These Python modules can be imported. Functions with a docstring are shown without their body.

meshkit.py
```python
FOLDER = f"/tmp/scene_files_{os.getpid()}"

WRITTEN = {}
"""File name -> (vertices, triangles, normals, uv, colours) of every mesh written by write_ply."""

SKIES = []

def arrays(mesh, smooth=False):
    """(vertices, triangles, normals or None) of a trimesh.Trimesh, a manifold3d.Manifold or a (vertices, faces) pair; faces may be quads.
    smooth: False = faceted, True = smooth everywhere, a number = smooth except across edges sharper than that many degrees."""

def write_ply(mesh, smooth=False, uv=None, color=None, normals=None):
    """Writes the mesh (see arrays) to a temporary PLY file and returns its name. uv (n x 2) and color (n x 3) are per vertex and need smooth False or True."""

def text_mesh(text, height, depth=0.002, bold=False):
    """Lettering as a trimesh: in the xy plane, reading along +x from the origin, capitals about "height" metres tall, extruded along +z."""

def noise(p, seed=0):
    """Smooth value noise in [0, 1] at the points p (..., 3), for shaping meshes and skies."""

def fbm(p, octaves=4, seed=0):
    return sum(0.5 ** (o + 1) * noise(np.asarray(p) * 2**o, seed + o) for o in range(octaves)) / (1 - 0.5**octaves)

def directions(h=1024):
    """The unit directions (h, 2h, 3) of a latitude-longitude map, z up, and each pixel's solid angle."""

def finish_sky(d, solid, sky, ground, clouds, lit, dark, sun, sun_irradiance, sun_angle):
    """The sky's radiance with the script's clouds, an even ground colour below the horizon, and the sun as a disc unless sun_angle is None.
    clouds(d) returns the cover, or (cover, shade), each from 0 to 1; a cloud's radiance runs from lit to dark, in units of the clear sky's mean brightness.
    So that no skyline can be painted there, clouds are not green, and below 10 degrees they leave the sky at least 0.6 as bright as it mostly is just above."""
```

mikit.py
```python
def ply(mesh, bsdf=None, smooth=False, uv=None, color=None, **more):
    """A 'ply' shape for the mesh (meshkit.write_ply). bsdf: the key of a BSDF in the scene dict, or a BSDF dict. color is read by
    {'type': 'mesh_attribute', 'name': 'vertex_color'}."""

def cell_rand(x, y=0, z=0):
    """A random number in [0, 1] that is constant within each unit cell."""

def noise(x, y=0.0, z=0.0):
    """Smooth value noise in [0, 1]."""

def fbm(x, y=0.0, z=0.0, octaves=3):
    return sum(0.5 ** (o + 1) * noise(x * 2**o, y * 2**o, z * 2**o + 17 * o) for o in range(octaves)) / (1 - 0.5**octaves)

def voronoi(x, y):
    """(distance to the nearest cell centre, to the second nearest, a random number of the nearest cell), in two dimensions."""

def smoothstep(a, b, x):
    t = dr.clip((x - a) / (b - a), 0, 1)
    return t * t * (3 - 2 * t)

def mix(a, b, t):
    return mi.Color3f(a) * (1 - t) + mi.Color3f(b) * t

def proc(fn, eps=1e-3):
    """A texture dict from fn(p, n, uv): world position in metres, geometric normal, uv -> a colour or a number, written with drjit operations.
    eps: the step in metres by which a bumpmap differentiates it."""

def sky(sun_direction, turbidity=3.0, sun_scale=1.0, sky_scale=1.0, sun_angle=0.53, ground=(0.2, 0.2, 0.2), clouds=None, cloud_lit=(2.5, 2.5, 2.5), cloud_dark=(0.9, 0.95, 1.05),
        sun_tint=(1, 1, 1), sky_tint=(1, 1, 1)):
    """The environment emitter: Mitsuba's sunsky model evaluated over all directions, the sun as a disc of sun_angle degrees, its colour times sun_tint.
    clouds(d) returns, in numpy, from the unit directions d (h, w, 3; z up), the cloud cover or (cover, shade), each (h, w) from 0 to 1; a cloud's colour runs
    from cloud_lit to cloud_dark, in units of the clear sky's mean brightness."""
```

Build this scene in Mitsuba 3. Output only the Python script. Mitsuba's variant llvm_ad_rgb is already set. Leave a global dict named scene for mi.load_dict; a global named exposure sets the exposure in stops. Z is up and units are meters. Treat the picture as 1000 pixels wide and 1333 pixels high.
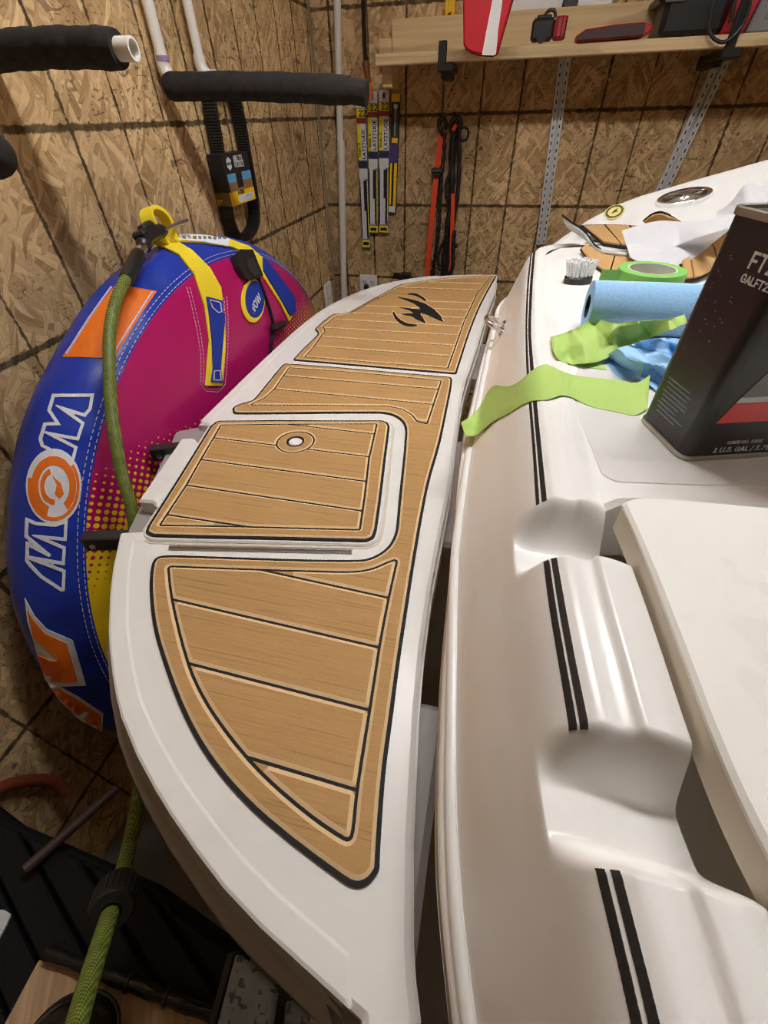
import math, random
import numpy as np, trimesh, manifold3d
import mitsuba as mi, drjit as dr
import mikit, meshkit
from mikit import proc, noise, fbm, voronoi, smoothstep, mix, cell_rand
from shapely.geometry import Polygon, LineString, Point, MultiPolygon, box as sbox
from shapely.ops import unary_union
from scipy.interpolate import PchipInterpolator

T = mi.ScalarTransform4f
scene, labels = {'type': 'scene'}, {}
random.seed(7); RNG = np.random.default_rng(7)

# ------------------------------------------------------------------ camera, lamps, exposure
EYE = 1.95                                   # eye height above the floor
FOC, PITCH, YAW, ROLL = 553.927, 0.750663784, -0.249734341, -0.0303033022
_f = np.array([math.sin(YAW)*math.cos(PITCH), math.cos(YAW)*math.cos(PITCH), -math.sin(PITCH)])
_r = np.cross(_f, [0, 0, 1]); _r /= np.linalg.norm(_r); _u = np.cross(_r, _f)
_r = _r*math.cos(ROLL) + _u*math.sin(ROLL); _u = np.cross(_r, _f)
scene['camera'] = {'type': 'perspective', 'fov_axis': 'x', 'fov': math.degrees(2*math.atan(500/FOC)), 'near_clip': 0.01, 'far_clip': 50.0,
                   'to_world': T().look_at(origin=[0, 0, EYE], target=[float(_f[0]), float(_f[1]), EYE+float(_f[2])], up=[float(v) for v in _u])}
exposure = -0.25
CEIL = 3.25
LAMPS = [((0.10, 1.05), 70.0), ((2.05, 0.9), 20.0)]
LAMP_COLOUR = (1.0, 0.98, 0.955)

# all modelling below is in metres measured from the eye (x right, y towards the back wall, z up); obj() lifts it to the floor's zero
XL, YB, FLOOR = -1.10, 3.17, -EYE            # left wall, back wall, floor
PZ = -0.60                                   # top of the swim platform
DZ = -0.312                                  # boat deck

def ray(x, y): return _f + (x-500)/FOC*_r - (y-666.5)/FOC*_u
def onz(x, y, z): r = ray(x, y); return r*(z/r[2])
def ony(x, y, Y): r = ray(x, y); return r*(Y/r[1])
def onx(x, y, X): r = ray(x, y); return r*(X/r[0])
def flat(pts, z=PZ): return [tuple(onz(x, y, z)[:2]) for x, y in pts]
def zm(ox, oy, s, pts): return [(ox+s*x, oy+s*y) for x, y in pts]

# ------------------------------------------------------------------ materials
def mat(name, d): scene['mat_'+name] = d
def rgb(*c): return {'type': 'rgb', 'value': list(c)}
def srgb(r, g, b): return tuple(((v/255)/12.92 if v/255 <= .04045 else ((v/255+.055)/1.055)**2.4) for v in (r, g, b))
def pbr(name, c, rough=.5, metallic=0., spec=.5, two=True, **k):
    col = rgb(*c) if isinstance(c, (tuple, list)) else c
    d = {'type': 'principled', 'base_color': col, 'roughness': rough, 'metallic': metallic, 'specular': spec, **k}
    mat(name, {'type': 'twosided', 'b': d} if two else d)

def osb_fn(p, n, uv):
    left = dr.abs(n.x) > .7
    u = dr.select(left, p.y+3.3, p.x); v = mi.Float(p.z)
    wu = u + .03*(noise(u*11, v*11)-.5); wv = v + .03*(noise(u*11+9, v*11)-.5)
    tone = mi.Float(.5); edge = mi.Float(1); fine = mi.Float(.5)
    for k, (a, su, sv, cut) in enumerate(((.35, .16, .034, -1), (1.75, .11, .018, .45), (-.75, .10, .020, .5), (.9, .07, .012, .62))):
        x, y = wu*math.cos(a)+wv*math.sin(a), -wu*math.sin(a)+wv*math.cos(a)
        d1, d2, r = voronoi(x/su+11*k, y/sv+5*k)
        show = r > cut
        fibre = noise(x*45+k, y*520)
        t2 = cell_rand(r*997, k)
        tone = dr.select(show, t2, tone)
        fine = dr.select(show, fibre, fine)
        edge = dr.select(show, smoothstep(0, .10, d2-d1), edge)
    t = .5+(tone-.5)*.78+(fine-.5)*.34
    c = mix((.33, .195, .085), (.76, .54, .295), dr.clip(t, 0, 1))
    c = c*(.80+.20*edge)
    c = c*(.55+.68*fbm(u*2.3, v*2.3+4, octaves=3))*1.08
    a1 = noise(u*190+40*noise(u*9, v*9), v*75); a2 = noise(u*60, v*230+30*noise(u*8, v*8+3))
    speck = dr.maximum(smoothstep(.80, .88, a1), smoothstep(.82, .90, a2))*.55*smoothstep(.28, .5, fbm(u*6, v*6, 3))
    c = c*(1-speck)
    o = dr.select(left, 3.3+.008, -.006)
    jag = .005*(noise(u*60, v*60)-.5)+.004*(noise(u*260, v*260)-.5)
    gu = dr.abs((u-o)/.2032+.5-dr.floor((u-o)/.2032+.5)-.5)*.2032
    which = dr.floor((u-o)/.2032+.5)
    wid = .0018+.0030*cell_rand(which, 3)
    gv = dr.abs((v-1.944)/.4064+.5-dr.floor((v-1.944)/.4064+.5)-.5)*.4064
    ink = dr.maximum(1-smoothstep(wid, wid+.0035, gu+jag), 1-smoothstep(.0055, .0095, gv+jag))
    return c*(1-ink*(.70+.2*noise(u*40, v*40)))
pbr('osb', proc(osb_fn), .8, spec=.2)

def concrete_fn(p, n, uv):
    return mix((.16, .155, .15), (.27, .26, .25), fbm(p.x*5, p.y*5, p.z*5, octaves=4))
pbr('concrete', proc(concrete_fn), .85)
pbr('drywall', (.72, .70, .66), .9)

def teak_fn(p, n, uv):
    # brushed foam: fine streaks along the boat's x axis; routed bevels expose paler foam
    g = .45*noise(p.x*9, p.y*900, 3)+.35*noise(p.x*40, p.y*1900, 8)+.2*noise(p.x*220, p.y*520, 5)
    line = smoothstep(.74, .86, noise(p.x*7, p.y*420, 11))
    c = mix((.43, .238, .088), (.565, .345, .150), g)*(1-.20*line)*(.94+.12*noise(p.x*5, p.y*5, 2))
    pale = mi.Color3f(.74, .53, .30)
    return dr.select(dr.abs(n.z) < .985, pale, c)
pbr('teak', proc(teak_fn), .75, spec=.25)
pbr('black_foam', (.012, .012, .014), .7, spec=.3)

def gel_fn(p, n, uv):
    d = smoothstep(.70, .9, fbm(p.x*9, p.y*9, p.z*9))*.06
    return mi.Color3f(.80, .795, .78)*(1-d)
pbr('gelcoat', proc(gel_fn), .27, spec=.45, clearcoat=.15, clearcoat_gloss=.93)
pbr('gelcoat_satin', proc(gel_fn), .32, spec=.4)
def nonskid_fn(p, n, uv):
    a = dr.sin(p.x*math.pi/.0032)*dr.sin(p.y*math.pi/.0032)
    return .0006*smoothstep(-.2, .5, a)
mat('nonskid', {'type': 'bumpmap', 'arbitrary': proc(nonskid_fn, eps=.0006), 'scale': 1.0,
                'bsdf': {'type': 'principled', 'base_color': rgb(.70, .69, .67), 'roughness': .5, 'specular': .4}})
def cream_fn(p, n, uv):
    m = smoothstep(.64, .74, fbm(p.x*22, p.y*22, octaves=4))*.05
    return mi.Color3f(.80, .785, .75)*(1-m)
pbr('cream', proc(cream_fn), .42, spec=.4)
pbr('cream_edge', (.62, .57, .47), .6)
pbr('stripe', (.018, .017, .018), .35)
pbr('chrome', (.86, .86, .87), .06, 1.0)
pbr('steel', (.55, .55, .56), .3, 1.0)
pbr('aluminium', (.66, .67, .69), .42, .25)
pbr('dark_steel', (.05, .05, .055), .3, .5)
pbr('rubber_grey', (.33, .31, .31), .45)
pbr('black_plastic', (.014, .014, .015), .38)
pbr('black_dull', (.006, .006, .007), .6, spec=.25)
pbr('black_gloss', (.012, .012, .013), .12)
pbr('black_cloth', (.012, .012, .013), .85, spec=.2)
def foamtube_fn(p, n, uv):
    return mi.Color3f(.022, .021, .020)*(.7+.9*fbm(p.x*60, p.y*60, p.z*60, octaves=4))
pbr('pipe_foam', proc(foamtube_fn), .9, spec=.15)
pbr('pvc', (.74, .72, .67), .35)
pbr('pvc_cut', (.80, .80, .78), .5)
pbr('purple_primer', (.30, .22, .42), .4)
pbr('blue_vinyl', srgb(34, 58, 168), .34, spec=.4)
def magenta_fn(p, n, uv):
    # printed halftone: yellow dots growing on magenta towards the bottom, then magenta dots on yellow
    mag, yel = mi.Color3f(*srgb(176, 20, 100)), mi.Color3f(*srgb(232, 196, 26))
    z = p.z-EYE
    z0 = -.595-.055*smoothstep(.70, 1.0, p.y)+.065*smoothstep(1.35, 1.8, p.y)
    a, b = (p.y+z)/.0245, (p.y-z)/.0245
    fa, fb = a-dr.floor(a)-.5, b-dr.floor(b)-.5
    r = dr.sqrt(fa*fa+fb*fb)
    t = dr.clip((z0-z)/.26, 0, 1)
    dots = r < .12+.62*t
    late = t > .55
    ga, gb = a-dr.floor(a+.5), b-dr.floor(b+.5)
    r2 = dr.sqrt(ga*ga+gb*gb)
    dots2 = r2 > .34*dr.clip((1-t)/.45, 0, 1)
    y = dr.select(late, dots2, dots & (t > 0))
    return dr.select(y, yel, mag)
pbr('tube_face', proc(magenta_fn), .36, spec=.4)
for nm, c in dict(orange_vinyl=(234, 118, 34), yellow_web=(238, 214, 52), blue_web=(30, 56, 160), white_vinyl=(222, 226, 236), white_thread=(200, 190, 215)).items():
    pbr(nm, srgb(*c), .6, spec=.3)
def sleeve_fn(p, n, uv):
    a = dr.sin((p.z*1.0+p.x*.9+p.y*.5)*950)*dr.sin((p.z*1.0-p.x*.9-p.y*.5)*950)
    c = mix((.07, .095, .015), (.21, .26, .045), smoothstep(-.4, .5, a))
    return c*(.55+.8*fbm(p.x*90, p.y*90, p.z*90))
pbr('sleeve', proc(sleeve_fn), .55)
def pine_fn(p, n, uv):
    g = noise(p.x*3, p.y*40, p.z*90)+.5*noise(p.x*9, p.y*120, p.z*260)
    k = smoothstep(.55, .9, dr.sin(14*fbm(p.x*1.7, p.y*4, p.z*9)))
    return mix((.60, .42, .22), (.76, .58, .34), g/1.5)*(1-.2*k)
pbr('pine', proc(pine_fn), .7, spec=.25)
def rough_stud_fn(p, n, uv):
    return mix((.20, .15, .11), (.42, .34, .26), fbm(p.x*60, p.y*60, p.z*7, octaves=4))
pbr('rough_stud', proc(rough_stud_fn), .85)
def dim_wood_fn(p, n, uv):
    d = p.x*.86+p.y*.5
    return mix((.36, .22, .12), (.62, .42, .25), .6*noise(d*150, (p.y*.86-p.x*.5)*6)+.4*noise(d*420, (p.y*.86-p.x*.5)*9, 2))
pbr('plywood', proc(dim_wood_fn), .7)
def slate_fn(p, n, uv):
    return mix((.28, .36, .45), (.48, .58, .68), fbm(p.x*30, p.y*30, octaves=4))*(1-.6*smoothstep(.74, .8, noise(p.x*160, p.y*160)))
pbr('slab_grey', proc(slate_fn), .75)
pbr('tape_green', srgb(172, 202, 112), .6, spec=.3)
pbr('tape_roll_green', srgb(128, 188, 96), .6, spec=.3)
pbr('card', (.55, .55, .48), .8)
def paper_fn(p, n, uv):
    return mi.Color3f(*srgb(152, 196, 238))*(.86+.22*noise(p.x*420, p.y*420, p.z*420))
pbr('paper_blue', proc(paper_fn), .9, spec=.1)
pbr('red', srgb(196, 28, 40), .45)
pbr('red_dull', srgb(170, 40, 44), .5)
pbr('can_red', srgb(224, 66, 66), .3)
pbr('can_black', srgb(30, 28, 28), .30, spec=.5)
pbr('can_grey', srgb(120, 122, 124), .3)
pbr('can_light', srgb(205, 207, 208), .3)
pbr('tin', (.45, .44, .38), .35, .9)
pbr('white', (.78, .78, .78), .5)
pbr('bristle', (.82, .83, .84), .7)
pbr('orange_strap', srgb(226, 74, 36), .6)
pbr('orange_plastic', srgb(224, 116, 36), .45)
pbr('brown_grip', srgb(120, 66, 38), .55)
pbr('yellow', srgb(238, 190, 24), .45)
pbr('pack_yellow', srgb(226, 208, 40), .4)
pbr('pack_white', srgb(206, 210, 214), .35)
pbr('pack_navy', srgb(36, 44, 78), .35)
pbr('pack_purple', srgb(74, 58, 120), .35)
pbr('pack_grey', srgb(120, 122, 124), .3)
pbr('sticker_cream', srgb(224, 214, 140), .4)
pbr('liner', srgb(188, 188, 186), .55)
pbr('olive_print', srgb(96, 92, 40), .5)
pbr('pack_red', srgb(150, 36, 40), .4)
pbr('sky_print', srgb(92, 160, 210), .4)
pbr('brown_print', srgb(140, 108, 74), .4)
pbr('brown_cable', srgb(110, 52, 30), .5)
pbr('pad_dark', srgb(66, 46, 44), .6)
pbr('grey_plastic', (.22, .22, .23), .5)
pbr('ink', (.012, .012, .014), .5)
mat('film', {'type': 'twosided', 'b': {'type': 'principled', 'base_color': rgb(.66, .67, .71), 'roughness': .3, 'specular': .5, 'clearcoat': .3}})
mat('lamp_glow', {'type': 'diffuse', 'reflectance': rgb(.8, .8, .8)})

# ------------------------------------------------------------------ helpers
def number(key):
    if key not in scene and not any(k.startswith(key+'__') for k in scene) and key not in labels: return key
    i = 1
    while True:
        k = f'{key}_{i:03d}'
        if k not in scene and not any(q.startswith(k+'__') for q in scene) and k not in labels: return k
        i += 1
def thing(name, label, cat, group=None):
    k = number(name); labels[k] = {'label': label, 'category': cat}
    if group: labels[k]['group'] = group
    return k
def obj(name, mesh, m, parent=None, smooth=35, label=None, kind=None, **more):
    key = number(name) if parent is None else number(parent+'__'+name)
    if isinstance(mesh, (list, tuple)) and len(mesh) and isinstance(mesh[0], trimesh.Trimesh): mesh = trimesh.util.concatenate(mesh)
    if hasattr(mesh, 'to_mesh'):
        q = mesh.to_mesh(); mesh = trimesh.Trimesh(q.vert_properties[:, :3], q.tri_verts, process=False)
    mesh = mesh.copy(); mesh.apply_translation([0, 0, EYE])
    scene[key] = mikit.ply(mesh, 'mat_'+m, smooth=smooth, **more)
    if label or kind:
        labels[key] = {}
        if label: labels[key]['label'] = label
        if kind: labels[key]['kind'] = kind
    return key
def solo(name, mesh, m, label, cat, group=None, smooth=35):
    k = number(name); k2 = obj(name, mesh, m, smooth=smooth); labels[k2] = {'label': label, 'category': cat}
    if group: labels[k2]['group'] = group
    return k2
def frame(origin, X, Y, Z):
    m = np.eye(4); m[:3, 0], m[:3, 1], m[:3, 2], m[:3, 3] = X, Y, Z, origin
    return m
def place(mesh, origin, X=None, Y=None, Z=None, up=(0, 0, 1)):
    """moves a mesh into the frame with these axes (two of them suffice)"""
    n = lambda v: np.asarray(v, float)/np.linalg.norm(v)
    if X is not None and Y is not None: X = n(X); Z = n(np.cross(X, Y)); Y = np.cross(Z, X)
    elif Z is not None and X is not None: Z = n(Z); Y = n(np.cross(Z, X)); X = np.cross(Y, Z)
    elif Z is not None: Z = n(Z); a = np.array(up, float) if abs(Z@np.array(up)) < .9 else np.array([1., 0, 0]); X = n(np.cross(a, Z)); Y = np.cross(Z, X)
    else: X, Y, Z = np.eye(3)
    mesh = mesh.copy(); mesh.apply_transform(frame(origin, X, Y, Z)); return mesh
def cbox(lx, ly, lz, c=.004, at=(0, 0, 0)):
    """box with chamfered edges"""
    c = min(c, .45*min(lx, ly, lz)); h = np.array([lx, ly, lz])/2
    pts = [np.array([sx, sy, sz])*(h-np.array([c if k != a else 0 for k in range(3)])) for sx in (-1, 1) for sy in (-1, 1) for sz in (-1, 1) for a in range(3)]
    m = trimesh.convex.convex_hull(np.array(pts)); m.apply_translation(at); return m
def span(p, q, c=.004):
    p, q = np.array(p, float), np.array(q, float)
    return cbox(*np.abs(q-p), c, (p+q)/2)
def smooth_path(pts, n=60, closed=False):
    pts = np.array(pts, float)
    if closed: pts = np.vstack([pts, pts[:1]])
    d = np.r_[0, np.cumsum(np.linalg.norm(np.diff(pts, axis=0), axis=1))]
    from scipy.interpolate import CubicSpline
    if len(pts) > 2:
        cs = CubicSpline(d, pts, bc_type='periodic' if closed else 'natural')
        t = np.linspace(0, d[-1], n+1 if closed else n); out = cs(t)
        return out[:-1] if closed else out
    return np.linspace(pts[0], pts[1], n)
def tube(path, r, n=12, closed=False, prof=None):
    """sweep of a circle (or of the profile prof, m x 2) along a path; r may vary along it"""
    P = np.array(path, float); N = len(P); r = np.broadcast_to(np.asarray(r, float), (N,))
    t = np.gradient(P, axis=0) if not closed else np.roll(P, -1, 0)-np.roll(P, 1, 0)
    t /= np.linalg.norm(t, axis=1, keepdims=True)+1e-12
    a = np.array([0, 0, 1.]) if abs(t[0, 2]) < .9 else np.array([1., 0, 0])
    u = np.cross(t[0], a); u /= np.linalg.norm(u); rings = []
    if prof is None: prof = np.array([[math.cos(q), math.sin(q)] for q in np.linspace(0, 2*np.pi, n, endpoint=False)])
    n = len(prof)
    for i in range(N):
        u = u-t[i]*(u@t[i]); u /= np.linalg.norm(u); v = np.cross(t[i], u)
        rings.append(P[i]+r[i]*(prof[:, :1]*u+prof[:, 1:]*v))
    return loft(rings, caps=not closed, wrap=closed)
def loft(rings, caps=True, wrap=False, closed=True):
    R = np.array(rings); N, n = R.shape[:2]; V = R.reshape(-1, 3); F = []
    for i in range(N if wrap else N-1):
        j = (i+1) % N; k = np.arange(n if closed else n-1); k2 = (k+1) % n
        F += [np.c_[i*n+k, i*n+k2, j*n+k2], np.c_[i*n+k, j*n+k2, j*n+k]]
    F = np.vstack(F)
    if caps and not wrap:
        c0, c1 = len(V), len(V)+1; V = np.vstack([V, R[0].mean(0), R[-1].mean(0)]); k = np.arange(n); k2 = (k+1) % n
        F = np.vstack([F, np.c_[k2, k, np.full(n, c0)], np.c_[(N-1)*n+k, (N-1)*n+k2, np.full(n, c1)]])
    m = trimesh.Trimesh(V, F, process=False)
    if caps and m.volume < 0: m.invert()
    return m
def lathe(prof, n=32):
    """profile of (radius, z) turned about z"""
    P = np.array(prof, float); a = np.linspace(0, 2*np.pi, n, endpoint=False)
    rings = [np.c_[r*np.cos(a), r*np.sin(a), np.full(n, z)] for r, z in P]
    m = loft(rings, caps=False); return m
def grid_mesh(G):
    """G: rows x cols x 3"""
    G = np.asarray(G); a, b = G.shape[:2]; i, j = np.meshgrid(np.arange(a-1), np.arange(b-1), indexing='ij'); q = (i*b+j).ravel()
    return trimesh.Trimesh(G.reshape(-1, 3), np.vstack([np.c_[q, q+1, q+b+1], np.c_[q, q+b+1, q+b]]), process=False)
def sheet(G, th):
    """a thin sheet of thickness th from the grid G"""
    G = np.asarray(G, float); top = grid_mesh(G); n = top.vertex_normals.reshape(G.shape)
    return loft_box(G+n*th/2, G-n*th/2)
def loft_box(A, B):
    a, b = A.shape[:2]; ta, tb = grid_mesh(A), grid_mesh(B)
    idx = np.r_[np.arange(b), np.arange(1, a)*b+b-1, (a-1)*b+np.arange(b-2, -1, -1), np.arange(a-2, 0, -1)*b]
    k = np.arange(len(idx)); k2 = (k+1) % len(idx); N = a*b
    F = np.vstack([ta.faces, tb.faces[:, ::-1]+N, np.c_[idx[k], idx[k]+N, idx[k2]+N], np.c_[idx[k], idx[k2]+N, idx[k2]]])
    m = trimesh.Trimesh(np.vstack([ta.vertices, tb.vertices]), F, process=False)
    m.fix_normals() if False else None
    if m.volume < 0: m.invert()
    return m
def polys(g):
    if g.is_empty: return []
    return [q for q in getattr(g, 'geoms', [g]) if isinstance(q, Polygon) and q.area > 1e-7]
def tri_poly(poly):
    v, f = trimesh.creation.triangulate_polygon(poly, engine='earcut'); return np.asarray(v), np.asarray(f)
def ring_pts(r):
    p = np.array(r.coords)[:-1]; keep = np.linalg.norm(p-np.roll(p, 1, 0), axis=1) > 1e-6; return p[keep]
def inset(p, b, ccw):
    """each vertex moved b into the material along the bisector"""
    e1 = p-np.roll(p, 1, 0); e2 = np.roll(p, -1, 0)-p
    n1 = np.c_[-e1[:, 1], e1[:, 0]]/np.linalg.norm(e1, axis=1)[:, None]; n2 = np.c_[-e2[:, 1], e2[:, 0]]/np.linalg.norm(e2, axis=1)[:, None]
    m = n1+n2; m /= np.linalg.norm(m, axis=1)[:, None]+1e-9; k = 1/np.maximum((m*n1).sum(1), .45)
    return p+m*(b*k)[:, None]
def _up(v, f, up=True):
    a = v[f]; c = (a[:, 1, 0]-a[:, 0, 0])*(a[:, 2, 1]-a[:, 0, 1])-(a[:, 1, 1]-a[:, 0, 1])*(a[:, 2, 0]-a[:, 0, 0])
    return np.where(((c > 0) == up)[:, None], f, f[:, ::-1])
def slab(poly, z0, z1, bevel=0., bz=None):
    """upright prism of a polygon with its top edges bevelled"""
    from shapely.geometry.polygon import orient
    poly = orient(poly, 1.0); bz = bevel if bz is None else bz
    poly = poly.segmentize(.015) if bevel and poly.length < 20 else poly
    tp = max(polys(poly.buffer(-bevel, join_style=2, mitre_limit=3)), key=lambda a: a.area, default=None) if bevel else None
    if tp is not None: tp = tp.segmentize(.015)
    if tp is None or tp.area < 1e-7: tp, bevel = poly, 0
    V, F, off = [], [], 0
    for r in [ring_pts(poly.exterior)]+[ring_pts(r) for r in poly.interiors]:
        n = len(r); k = np.arange(n); k2 = (k+1) % n
        V += [np.c_[r, np.full(n, z0)], np.c_[r, np.full(n, z1-bz if bevel else z1)]]
        a, b = off, off+n; F += [np.c_[a+k, a+k2, b+k2], np.c_[a+k, b+k2, b+k]]; off += 2*n
    v, f = tri_poly(tp); V.append(np.c_[v, np.full(len(v), z1)]); F.append(_up(v, f)+off); off += len(v)
    if bevel:
        import shapely
        from scipy.spatial import Delaunay
        st = max(bevel*.9, .0025); ro = [np.array(r.coords)[:-1] for q in (poly.segmentize(st),) for r in [q.exterior, *q.interiors]]; ri = [np.array(r.coords)[:-1] for q in (tp.segmentize(st),) for r in [q.exterior, *q.interiors]]
        a, b = np.vstack(ro), np.vstack(ri); pts = np.vstack([a, b]); f = Delaunay(pts).simplices; c = pts[f].mean(1)
        f = f[shapely.contains_xy(poly.difference(tp), c[:, 0], c[:, 1])]
        V.append(np.c_[pts, np.r_[np.full(len(a), z1-bz), np.full(len(b), z1)]]); F.append(_up(pts, f)+off); off += len(pts)
    v, f = tri_poly(poly); V.append(np.c_[v, np.full(len(v), z0)]); F.append(_up(v, f, False)+off)
    return trimesh.Trimesh(np.vstack(V), np.vstack(F), process=False)
def extrude(poly, h): return trimesh.creation.extrude_polygon(poly, h, engine='earcut')
def soft(pts, corner=38, step=.008):
    """runs a spline through an outline's points, keeping the corners sharper than corner degrees"""
    P = np.array(pts, float); n = len(P); a, b = P-np.roll(P, 1, 0), np.roll(P, -1, 0)-P
    turn = np.degrees(np.abs(np.arctan2(a[:, 0]*b[:, 1]-a[:, 1]*b[:, 0], (a*b).sum(1)))); c = np.where(turn > corner)[0]
    if len(c) < 2: return [tuple(q) for q in smooth_path(np.c_[P, np.zeros(n)], 200, True)[:, :2]]
    out = []
    for i, k in enumerate(c):
        e = c[(i+1) % len(c)]; e = e if e > k else e+n; run = P[np.arange(k, e+1) % n]
        q = chaikin(run, 3) if len(run) > 2 else run
        out += [tuple(v) for v in q[:-1]]
    return out
def rounded(pts, r=.006, step=.01):
    """polygon of the points with its corners rounded, finely divided"""
    q = Polygon(pts).buffer(0)
    q = max(polys(q), key=lambda a: a.area)
    q = q.buffer(-r, quad_segs=6).buffer(2*r, quad_segs=6).buffer(-r, quad_segs=6)
    q = max(polys(q), key=lambda a: a.area)
    return q.segmentize(step) if step else q
def chaikin(pts, k=2, closed=False):
    p = np.array(pts, float)
    for _ in range(k):
        q = np.roll(p, -1, 0) if closed else p[1:]; a = p if closed else p[:-1]
        mid = np.empty((2*len(a), p.shape[1])); mid[0::2] = .75*a+.25*q; mid[1::2] = .25*a+.75*q
        p = mid if closed else np.vstack([p[:1], mid, p[-1:]])
    return p
def hit(mesh, px, default=None):
    """first hits (point, normal) of the sight lines through these points with a mesh: finds where on a surface a printed mark lies"""
    D = np.array([ray(*q) for q in px]); tri = mesh.triangles; A = tri[:, 0]; E1 = tri[:, 1]-A; E2 = tri[:, 2]-A; N = np.cross(E1, E2); N /= np.linalg.norm(N, axis=1, keepdims=True)+1e-20
    best = np.full(len(D), np.inf); who = np.zeros(len(D), int)
    Q = np.cross(-A, E1); tn = (E2*Q).sum(1)
    for i, d in enumerate(D):
        Pv = np.cross(d, E2); det = (E1*Pv).sum(1); det = np.where(np.abs(det) < 1e-14, 1e-14, det)
        u = (-A*Pv).sum(1)/det; v = (Q@d)/det; t = tn/det
        ok = (u >= -1e-6) & (v >= -1e-6) & (u+v <= 1+1e-6) & (t > .02) & ((N@d) < 0)
        if ok.any(): k = np.where(ok)[0]; j = k[np.argmin(t[k])]; best[i] = t[j]; who[i] = j
    good = np.isfinite(best)
    if not good.all() and good.any():
        idx = np.where(good)[0]
        for i in np.where(~good)[0]:
            j = idx[np.argmin(((np.array(px)[idx]-px[i])**2).sum(1))]; best[i], who[i] = best[j], who[j]
            
    if not good.any(): print('no hit', px[:2]); best[:] = 1.0
    return D*best[:, None], N[who]
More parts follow.
